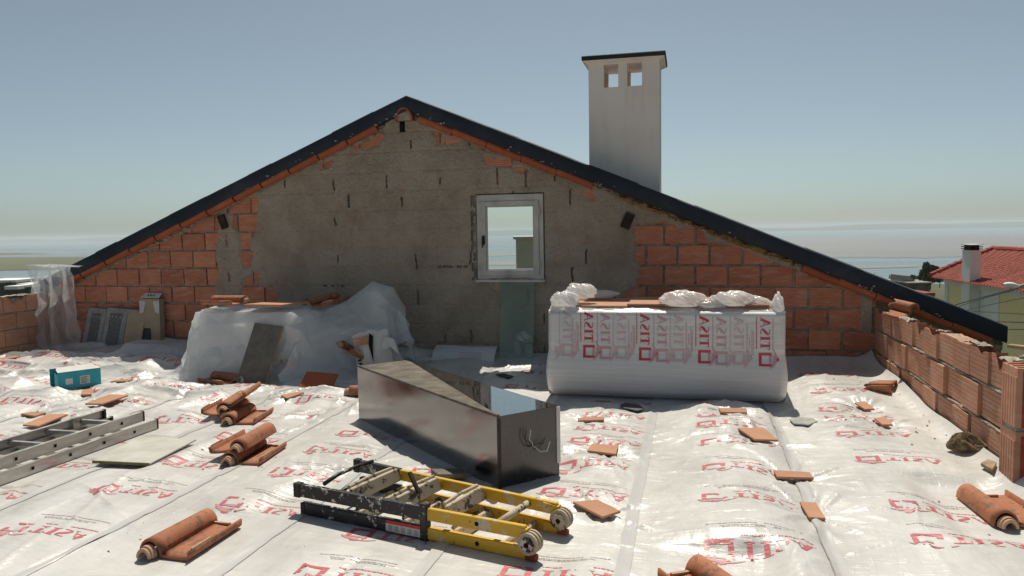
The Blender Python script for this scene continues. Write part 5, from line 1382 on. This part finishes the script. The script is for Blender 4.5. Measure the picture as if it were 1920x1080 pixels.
t_, w, Lh = leaning('beige_board', 240, 273, 582, None, 'beige fibre board leaning beside the ornamental panels', 'board', 7.75, 7.61, lean=.01)
MB().box((-w / 2, 0, 0), (w / 2, .014, Lh)).obj('sheet', M['cardboard'], t_); MB().box((-w / 2 - .005, -.004, Lh - .02), (w / 2 + .04, .016, Lh + .008)).obj('top_edge', M['slate_pale'], t_)
t_, w, Lh = leaning('dark_board', 270, 287, 577, None, 'narrow dark grey board leaning right of the beige board', 'board', 7.77, 7.64, lean=.01)
MB().box((-w / 2, 0, 0), (w / 2, .03, Lh)).obj('sheet', M['slate_plain'], t_); MB().box((-w / 2 - .02, -.006, Lh - .045), (w / 2 - .06, .032, Lh + .006)).obj('corner_wrap', M['white_card'], t_)
t_, w, Lh = leaning('cardboard_box', 261, 298, 556, None, 'tall narrow cardboard box with torn white flaps standing behind the panels', 'box', 7.72, 7.70)
MB().box((-w / 2, .002, 0), (w / 2, .09, Lh - .03)).obj('carton', M['cardboard'], t_)
m = MB(); m.add([(-w / 2, 0, Lh - .02), (w / 2, 0, Lh - .02), (w / 2 - .01, .07, Lh + .04), (-w / 2 + .03, .07, Lh + .04)], [(0, 1, 2, 3)]); m.obj('top_flap', M['white_card'], t_)
for s in (-1, 1):
    x = s * w / 2; m = MB(); m.add([(x, -.003, Lh - .05), (x - s * .085, -.004, Lh - .06), (x - s * .06, -.005, Lh - .19), (x, -.003, Lh - .21)], [(0, 1, 2, 3)]); m.obj('side_flap', M['white_card'], t_)
pm = MB()
for k in range(3): pm.add([(-.05 + k * .04, .026, Lh + .006), (-.03 + k * .04, .026, Lh + .006), (-.03 + k * .04, .045, Lh + .022), (-.05 + k * .04, .045, Lh + .022)], [(0, 1, 2, 3)])
pm.obj('print_mark', M['black_ink'], t_)

# plank and tile leaning on the heap
t_ = thing('grey_plank', 'grey wood-look plank leaning against the front of the film heap', 'plank', fl(468, 722, .03))
a = fl(445, 721, .03); b = fl(494, 724, .03); w = np.linalg.norm(b - a); ang = radians(27); t_.rotation_euler = (-ang, .115, radians(2))
MB().box((-w / 2, 0, 0), (w / 2, .022, .615)).obj('board', M['plank_grey'], t_, bevel=.002); MB().box((w / 2 + .0005, .003, .002), (w / 2 + .008, .019, .61)).obj('tongue', M['wood_raw'], t_)
t_ = thing('clay_floor_tile', 'brown square clay tile propped at the foot of the film heap', 'tile', fl(592, 728, .03)); t_.rotation_euler = (-.95, .06, .05)
MB().box((-.17, 0, 0), (.15, .012, .20)).obj('tile_body', M['tile_verge'], t_, bevel=.002)
# things on the heap
top = float(.735)
p = wl(523, 577, 6.78); o = MB().add([(-.26, -.16, 0), (.17, -.18, 0), (.27, .17, 0), (-.12, .18, 0), (-.26, -.16, .022), (.17, -.18, .022), (.27, .17, .022), (-.12, .18, .022)], [(3, 2, 1, 0), (4, 5, 6, 7), (0, 1, 5, 4), (1, 2, 6, 5), (2, 3, 7, 6), (3, 0, 4, 7)]).obj('clay_floor_tile', M['tile_flat'], None, bevel=.002, loc=(p[0], 6.72, .742)); tag(o, 'large pale clay floor tile lying on top of the film heap', 'tile')
roof_tile((-4.62, 6.72, .758), radians(84), 'roof tile lying on the left end of the film heap top', 1)
roof_tile((-3.72, 7.12, .735), radians(-20), 'roof tile lying on the film heap with its round end towards the camera', -1, (.1, .0))
# torn sack
sk_ = thing('torn_paper_sack', 'torn white paper sack with orange stripes leaning at the right end of the film heap', 'sack', (wl(708, 680, 6.72)[0], 6.72, .05)); sk_.rotation_euler = (-.15, -.17, .25); sk_.scale = (1.15, 1.15, 1.3)
n = 16; X_, Z_ = np.meshgrid(np.linspace(-.16, .15, n), np.linspace(0, .33, n), indexing='ij')
for s, nm in ((-1, 'front_sheet'), (1, 'back_sheet')):
    Y_ = s * .045 * np.sin(pi * (X_ + .16) / .31) ** .5 * np.sin(pi * (Z_ + .02) / .40) ** .5 + .02 * (fbm(X_ * 14, Z_ * 14, 5 + s) - .5)
    Zt = Z_ + (.03 * (vn(X_ * 40, X_ * 0, 6)) * (Z_ > .3))
    obj(nm, gridmesh(nm, np.stack([X_, Y_, Zt], -1), M['white_card']), sk_)
for z in (.255, .28, .305): MB().box((-.15, -.062, z - .008), (-.02, -.058, z + .006)).obj('orange_stripe', M['orange_print'], sk_)
m = MB()
for k in range(6): m.box((-.135, -.060, .05 + k * .027), (-.105, -.0565, .068 + k * .027))
m.obj('lettering', M['black_ink'], sk_)['kind'] = 'stuff'
m = MB(); m.add([(-.005, -.064, .10), (.012, -.064, .22), (.03, -.064, .30), (.0, -.064, .33), (-.02, -.064, .24)], [(0, 1, 2, 3, 4)]); m.obj('tear', M['dark_hole'], sk_)
m = MB(); m.add([(.06, -.05, .18), (.16, -.07, .20), (.20, -.06, .25), (.12, -.05, .28), (.19, -.075, .16), (.22, -.07, .13)], [(0, 1, 2, 3), (1, 4, 5, 2)]); m.obj('torn_flap', M['white_card'], sk_)

# turquoise box
p = fl(133, 727, .03); tb = thing('turquoise_box', 'turquoise cardboard box with torn open end lying on the film', 'box', (p[0], p[1] + .06, hz_(p[0], p[1]) + .03), radians(58))
w, d, h_ = .18, .15, .16
body = MB(); th_ = .006
for a, b in (((-w, -d, 0), (w, d, th_)), ((-w, -d, th_), (w, -d + th_, h_)), ((-w, d - th_, th_), (w, d, h_)), ((w - th_, -d + th_, th_), (w, d - th_, h_))): body.box(a, b)
body.obj('carton', M['turquoise_card'], tb)
MB().add([(-w, -d, h_ + .001), (w, -d, h_ + .001), (w, d, h_ + .004), (-w + .06, d, h_ + .004), (-w + .02, 0, h_ + .002)], [(0, 1, 2, 3, 4)]).obj('lid', M['white_card'], tb)
MB().box((-w - .001, -d + .007, .007), (-w + .004, -.03, h_ - .02)).obj('torn_end', M['turquoise_card'], tb)
MB().box((-w + .05, -d + .01, .008), (-w + .055, d - .01, h_ - .006)).obj('inner_shade_sheet', M['black_ink'], tb)  # black sheet in place of the shade inside the torn open end
MB().box((.00, -d - .0012, .03), (.085, -d - .0004, .105)).obj('label', M['white_card'], tb)
m = MB()
for k in range(6): m.box((.008, -d - .002, .036 + k * .011), (.055 + .02 * (k % 2), -d - .0014, .041 + k * .011))
m.obj('label_print', M['black_ink'], tb)['kind'] = 'stuff'
m = MB(); m.box((-.12, -d - .0011, .04), (-.06, -d - .0004, .095)); m.obj('printed_mark', M['white_card'], tb)['kind'] = 'stuff'

# ------------------------------------------------------------------ things below the window
gl = thing('glass_pane', 'greenish glass pane leaning on the wall below the window', 'glass', (-1.81, 7.66, .045)); gl.rotation_euler = (-radians(10), 0, 0)
MB().box((-.185, 0, 0), (.185, .006, .865)).obj('sheet', M['green_glass'], gl)
for s in (-1, 1): MB().box((s * .185 - .0015, -.0005, .001), (s * .185 + .0015, .0065, .864)).obj('polished_edge', M['green_glass'], gl)
BO_s = BO; BO = np.array([0., 0, 0])
bg_ = thing('plastic_bag', 'crumpled clear plastic bag standing behind the leaning glass pane', 'plastic bag', (-1.74, 7.745, .03)); 
for k, (dx, dz, r) in enumerate(((0, .27, (.10, .05, .07)), (-.07, .12, (.04, .035, .13)), (.06, .10, (.045, .035, .12)))):
    bale_k = bale; bale = bg_; wad((dx, 0, dz), r, 41 + k, 'crumpled_part'); bale = bale_k
BO = BO_s
# folded film bundle and tube
n = 70; xs = np.linspace(-2.72, -2.02, n); rows = []
for s in np.linspace(0, 1, 16):
    a = s * pi * 1.0
    rows.append(np.stack([xs, 7.66 - .12 * np.cos(a * .95) * (1 - .2 * s) + .012 * (fbm(xs * 8, xs * 0 + s * 4, 5) - .5), .05 + .15 * np.sin(a * .62) + .012 * fbm(xs * 7, xs * 0 + s * 5, 6)], -1))
o = obj('film_bundle', gridmesh('film_bundle', np.array(rows), M['bale_wrap'])); tag(o, 'folded bundle of printed film lying along the wall below the window', 'plastic film')
for k in range(4):
    V, F = tess(microtext([(0, .55, 0, .02)], 60 + k), .45, .02); x = -2.40 + V[:, 0]; z = .155 - .025 * k + V[:, 1]
    q = obj('printed_small_text', mesh('print', np.stack([x, 7.545 + 0 * x - .012 + (z - .08) * .15, z], -1), F, M['print_faint']), o); q['kind'] = 'stuff'
tb_ = thing('plastic_tube', 'pale plastic tube lying on the floor left of the film bundle', 'tube', (-2.85, 7.55, .07)); MB().tube([(-.16, 0, 0), (.13, .02, 0)], .028, 12).obj('pipe', M['white_card'], tb_, smooth=True); MB().tube([(-.163, 0, 0), (-.161, 0, 0)], .022, 12).obj('bore', M['dark_hole'], tb_)

# ================================================================== SURROUNDINGS
mat_plain('house_yellow', (.90, .76, .42), .9, .2, 0, .06, .8, .1); mat_plain('house_white', (.80, .79, .77), .9, .2, 0, .06, .8, .1)
mat_plain('roof_red', (.33, .085, .06), .8, .25, 0, .2, 2.5, .2); mat_plain('stone_brown', (.16, .125, .095), .9, .2, 0, .4, 2, .5, .05); mat_plain('lamp_grey', (.42, .42, .40), .5, .4, 0, .1, 3, 0)
mat_plain('beige_wall', (.50, .45, .36), .9, .2, 0, .06, 1, 0)
# yellow house on the right
e0 = dp(1745, 519, 30.0); e1 = dp(1925, 549, 22.6)
yh = thing('yellow_house', 'yellow and white house with red tiled hip roof beyond the right parapet', 'house', (e0[0], e0[1], -8))
EZ = (e0[2] + e1[2]) / 2
ex = e1[:2] - e0[:2]; ex = ex / np.linalg.norm(ex); ey = np.array([-ex[1], ex[0]])
if ey @ np.array([e0[0], e0[1]]) < 0: ey = -ey
HLn = 16.0; HD = 6.4; H0 = np.array([e0[0], e0[1], -8])
def hp(a, b, z): q = e0[:2] + ex * a + ey * b; return (q[0] - H0[0], q[1] - H0[1], z - H0[2])
def hbox(a0, a1, b0, b1, z0, z1):
    m = MB(); m.add([hp(a0, b0, z0), hp(a1, b0, z0), hp(a1, b1, z0), hp(a0, b1, z0), hp(a0, b0, z1), hp(a1, b0, z1), hp(a1, b1, z1), hp(a0, b1, z1)], [(3, 2, 1, 0), (4, 5, 6, 7), (0, 1, 5, 4), (1, 2, 6, 5), (2, 3, 7, 6), (3, 0, 4, 7)]); return m
hbox(.4, HLn, .45, HD, -8, EZ - .06).obj('wall', M['house_yellow'], yh)
hbox(.35, .62, .40, .7, -8, EZ - .065).obj('corner_strip', M['house_white'], yh)
def along(px, py=560):    # distance along the facade where a picture column meets it
    d = ray(px, py); n_ = np.array([ey[0], ey[1]]); q0 = e0[:2] + ey * .42; t_ = (q0 @ n_) / (d[:2] @ n_); q = d[:2] * t_; return float((q - e0[:2]) @ ex)
aw0, aw1 = along(1822), along(1873)
hbox(aw0, aw1, .41, .5, -8, EZ - .064).obj('white_bay', M['house_white'], yh)
hbox(.36, HLn, .38, .46, EZ - .26, EZ - .062).obj('eaves_band', M['house_white'], yh)
BR = HD / 2
_n = np.array([ey[0], ey[1]]); _d = ray(1862, 468); _q = _d * (((e0[:2] + ey * BR) @ _n) / (_d[:2] @ _n)); RA = float((_q[:2] - e0[:2]) @ ex); RH = float(_q[2] + CAM_H - EZ) / .62
def roof_face(A, B, C, D, name, n=90, rows=16):
    # A-B eave, D-C top; corrugated down the slope
    A, B, C, D = (np.array(hp(*p)) for p in (A, B, C, D)); s = np.linspace(0, 1, n * 4 + 1); r = np.linspace(0, 1, rows * 2 + 1); P = np.zeros((len(r), len(s), 3))
    LnE = np.linalg.norm(B - A)
    for i, rr_ in enumerate(r):
        a = A + (D - A) * rr_; b = B + (C - B) * rr_; ta = ((a - A) @ (B - A)) / LnE ** 2; tb2 = ((b - A) @ (B - A)) / LnE ** 2
        P[i] = a[None] + (b - a)[None] * s[:, None]
        u_ = (ta + (tb2 - ta) * s) * LnE
        P[i, :, 2] += .035 * np.cos(u_ / .22 * 2 * pi) + (.03 if i % 2 else 0)
    return obj(name, gridmesh(name, P, M['roof_red'], False), yh)
roof_face((-.1, 0, EZ), (HLn, 0, EZ), (HLn, BR, EZ + RH * .62), (RA, BR, EZ + RH * .62), 'roof')
roof_face((-.1, HD, EZ), (-.1, 0, EZ), (RA, BR, EZ + RH * .62), (RA, BR, EZ + RH * .62), 'roof', 50, 14)
for nm, pa, pb in (('ridge_tile', (RA, BR, EZ + RH * .62 + .06), (HLn, BR, EZ + RH * .62 + .06)), ('ridge_tile', (-.1, 0, EZ + .06), (RA, BR, EZ + RH * .62 + .06))):
    a, b = np.array(hp(*pa)), np.array(hp(*pb)); k = int(np.linalg.norm(b - a) / .38)
    for j in range(k):
        p0 = a + (b - a) * j / k; p1 = a + (b - a) * (j + .97) / k; MB().tube([p0, p1], [.12, .10], 8).obj('ridge_tile', M['roof_red'], yh)
ac = along(1831, 545); cw = (along(1842, 545) - along(1824, 545))
cz = e0[2] + .0
hbox(ac - cw * .46, ac + cw * .42, .05, .40, -8, .50).obj('chimney', M['house_white'], yh); c_o = bpy.data.objects[-1] if False else None
chm = [o for o in yh.children if o.name.startswith('chimney')][0]
def sub(mb, name, mat): return mb.obj(name, mat, chm)
for k in range(3): sub(hbox(ac - cw * .52, ac + cw * .48, .02, .44, .53 + k * .075, .56 + k * .075), 'louvre_slab', M['timber_dark'] if k < 2 else M['house_white'])
sub(hbox(ac - cw * .38, ac + cw * .34, .08, .36, .50, .70), 'louvre_core', M['timber_dark'])
# street lamp and cables
lpz = dp(1896, 536, 15.0); lamp = thing('street_lamp', 'grey street lamp head on an arm reaching in from the right edge', 'street lamp', (lpz[0] + 1.9, lpz[1] + .6, -7.5))
l0 = np.array(lamp.location); hd_ = lpz - l0; tip = hd_ - np.array([.16, .03, -.03]); root = hd_ + np.array([.16, .03, -.02])
v = []
rings = []
for s, (w_, h_) in zip(np.linspace(0, 1, 7), ((.03, .02), (.07, .05), (.085, .065), (.085, .07), (.07, .065), (.05, .05), (.03, .03))):
    c0 = tip + (root - tip) * s; rings.append([c0 + np.array([0, w_ * cos(2 * pi * k / 12), h_ * sin(2 * pi * k / 12)]) for k in range(12)])
obj('lamp_head', gridmesh('lamp_head', np.array(rings), M['house_white'], True, closed_v=True), lamp)
MB().tube([root - [.05, 0, 0], root + [.5, .15, .12], np.array([0, 0, hd_[2] + .1])], .03, 8).obj('arm', M['lamp_grey'], lamp); MB().tube([(0, 0, 0), (0, 0, hd_[2] + .2)], [.09, .05], 10).obj('pole', M['lamp_grey'], lamp)
CB = [((1740, 587, 24), (1893, 544, 15), (2100, 500, 11), .016, 'thick overhead cable rising to the street lamp'), ((1760, 590, 24), (1890, 547, 15), (2100, 520, 11), .010, 'thin overhead cable just below the thick one'),
      ((1770, 592, 24), (1912, 560, 15), (2100, 535, 11), .010, 'overhead cable crossing the white bay of the yellow house'), ((1760, 580, 24), (1900, 588, 15), (2150, 600, 11), .010, 'level overhead cable crossing the white bay low down'),
      ((1800, 601, 24), (1900, 604, 15), (2150, 612, 11), .014, 'dark level cable across the yellow wall, upper of two'), ((1800, 616, 24), (1900, 617.5, 15), (2150, 622, 11), .012, 'dark level cable across the yellow wall, lower of two')]
for a, b, c_, r, lab in CB:
    pts = [dp(*a), dp(*b), dp(*c_)]; tt = np.linspace(0, 1, 14); q = [pts[0] * (1 - s) ** 2 + (2 * pts[1] - .5 * (pts[0] + pts[2])) * 2 * s * (1 - s) + pts[2] * s * s for s in tt]
    tag(MB().tube(q, r * .8, 6).obj('overhead_cable', M['black_plastic'], smooth=True), lab, 'cable', 'overhead cables')
# brown stone house with broken roof and red-roofed strip
def simple_house(name, px0, px1, ptop, pbot, Z, wallm, roofm, label, depth=6, roofh=.12, pitched=0):
    a = dp(px0, ptop, Z); b = dp(px1, ptop, Z); c_ = dp(px0, pbot, Z); w = np.linalg.norm(b[:2] - a[:2]); t_ = thing(name, label, 'house', ((a[0] + b[0]) / 2, (a[1] + b[1]) / 2, c_[2] - 4)); t_.rotation_euler = (0, 0, YAW)
    h = a[2] - c_[2] + 4
    MB().box((-w / 2, 0, 0), (w / 2, depth, h)).obj('wall', M[wallm], t_)
    if pitched: MB().prism([(-w / 2 - .2, h), (w / 2 + .2, h), (w / 2 + .2, h + .08), (0, h + pitched), (-w / 2 - .2, h + .08)], 'y', -.2, depth + .2).obj('roof', M[roofm], t_)
    else: MB().box((-w / 2 - .15, -.15, h + .001), (w / 2 + .15, depth + .15, h + roofh)).obj('roof', M[roofm], t_)
    return t_, w, h
t_, w, h = simple_house('stone_outbuilding', 1704, 1744, 532, 545, 70, 'stone_brown', 'slab_concrete', 'small brown stone outbuilding with flat roof between the dark coping and the yellow house', 5)
MB().prism([(-w / 2, h + .125), (w * .15, h + .125), (-w * .18, h + .65), (-w / 2, h + .72)], 'y', 1.2, 3.4).obj('broken_wall', M['slab_concrete'], t_)
simple_house('low_red_roofed_house', 1724, 1748, 556, 566, 60, 'house_white', 'roof_red', 'strip of a red-roofed house just below the stone outbuilding', 5, .3)
t_, w, h = simple_house('pale_house', 969, 1040, 449, 475, 34, 'beige_wall', 'lamp_grey', 'pale flat-roofed building seen through the window', 8, .12)
for k, (a, b, ty, by, Z, rm, lab) in enumerate(((-40, 30, 531, 560, 260, 'house_white', 'leftmost low shed beyond the left parapet, pale roof'), (33, 66, 537.5, 560, 220, 'house_white', 'low dark-walled shed with bright white roof beyond the left parapet'), (10, 33, 543, 560, 200, 'house_white', 'small shed with white roof just above the left parapet'), (66, 80, 543, 560, 190, 'lamp_grey', 'narrow shed beside the hanging film beyond the left parapet'), (5, 74, 532, 540, 330, 'lamp_grey', 'long low warehouse farthest off beyond the left parapet'))):
    simple_house('shed', a, b, ty, by, Z, 'timber_dark', rm, lab, 14, .9)

# trees
mt = NT('foliage'); c = mt.geo(); mt.base(mt.ramp(mt.noise(c, .9, 4, .6), [(.3, (.018, .03, .012)), (.7, (.055, .075, .03))])); mt.set(rough=.8, spec=.2); M['foliage'] = mt.m
mat_plain('bark', (.09, .07, .05), .95, .1, 0, .3, 2, .3)
def tree(px, pyb, pyt, Z, wpx_, label, seed, n=900, conical=False):
    b = dp(px, pyb, Z); t0 = dp(px, pyt, Z); H = t0[2] - b[2]; Wd = wpx_ / FPX * Z / 2; rs = np.random.RandomState(seed)
    zb = b[2] - H * .35; t_ = thing('tree', label, 'tree', (b[0], b[1], zb)); Ht = t0[2] - zb
    tk = MB(); tk.tube([(0, 0, 0), (.02 * Ht, 0, Ht * .4), (0, 0, Ht * .85)], [Ht * .03, Ht * .02, Ht * .006], 7)
    for k in range(5):
        a = k * 1.3; tk.tube([(0, 0, Ht * (.3 + .08 * k)), (Wd * .6 * cos(a), Wd * .6 * sin(a), Ht * (.45 + .08 * k))], [Ht * .012, Ht * .004], 5)
    tk.obj('trunk', M['bark'], t_)
    V = []; F = []
    ncl = 14; cl = rs.uniform(-1, 1, (ncl, 3)) * [.6, .6, .75]
    for k in range(n):
        c0 = cl[rs.randint(ncl)]; d = rs.normal(size=3); d /= np.linalg.norm(d); p = c0 + d * .38 * rs.rand() ** .33
        if conical: p[:2] *= max(.08, (1 - (p[2] + 1) / 2)) * 1.2
        q = np.array([p[0] * Wd, p[1] * Wd, Ht * .62 + p[2] * Ht * .36]); r = Wd * .16 * rs.uniform(.6, 1.3); a = rs.normal(size=3); a /= np.linalg.norm(a); b_ = np.cross(a, rs.normal(size=3)); b_ /= np.linalg.norm(b_); m0 = len(V)
        V += [q - a * r, q + b_ * r * .6, q + a * r, q - b_ * r * .6]; F.append((m0, m0 + 1, m0 + 2, m0 + 3))
    o = obj('crown', mesh('crown', V, F, M['foliage']), t_); return t_
tree(1744, 530, 491, 150, 32, 'round dark tree standing between the shore and the yellow house', 1, 3200); tree(1729, 530, 494, 160, 17, 'slim dark tree left of the round tree', 2, 900)
tree(1668, 524, 514, 320, 6, 'small conical cypress on the shore left of the tree pair', 3, 300, True); tree(1639, 520, 509, 330, 3.5, 'smallest dark shrub on the shore above the coping', 4, 200, True)
tree(1762, 532, 510, 120, 20, 'low yellowish bush beside the yellow house eaves', 5, 700); tree(1685, 530, 515, 240, 14, 'low dark bush just left of the stone outbuilding', 6, 500); tree(1712, 526, 514, 260, 24, 'low dark hedge-like bush behind the stone outbuilding', 7, 600)
tree(18, 548, 528, 210, 22, 'dark bush among the sheds beyond the left parapet', 8, 500); tree(60, 552, 538, 180, 30, 'dark low bushes in front of the sheds beyond the left parapet', 9, 600)
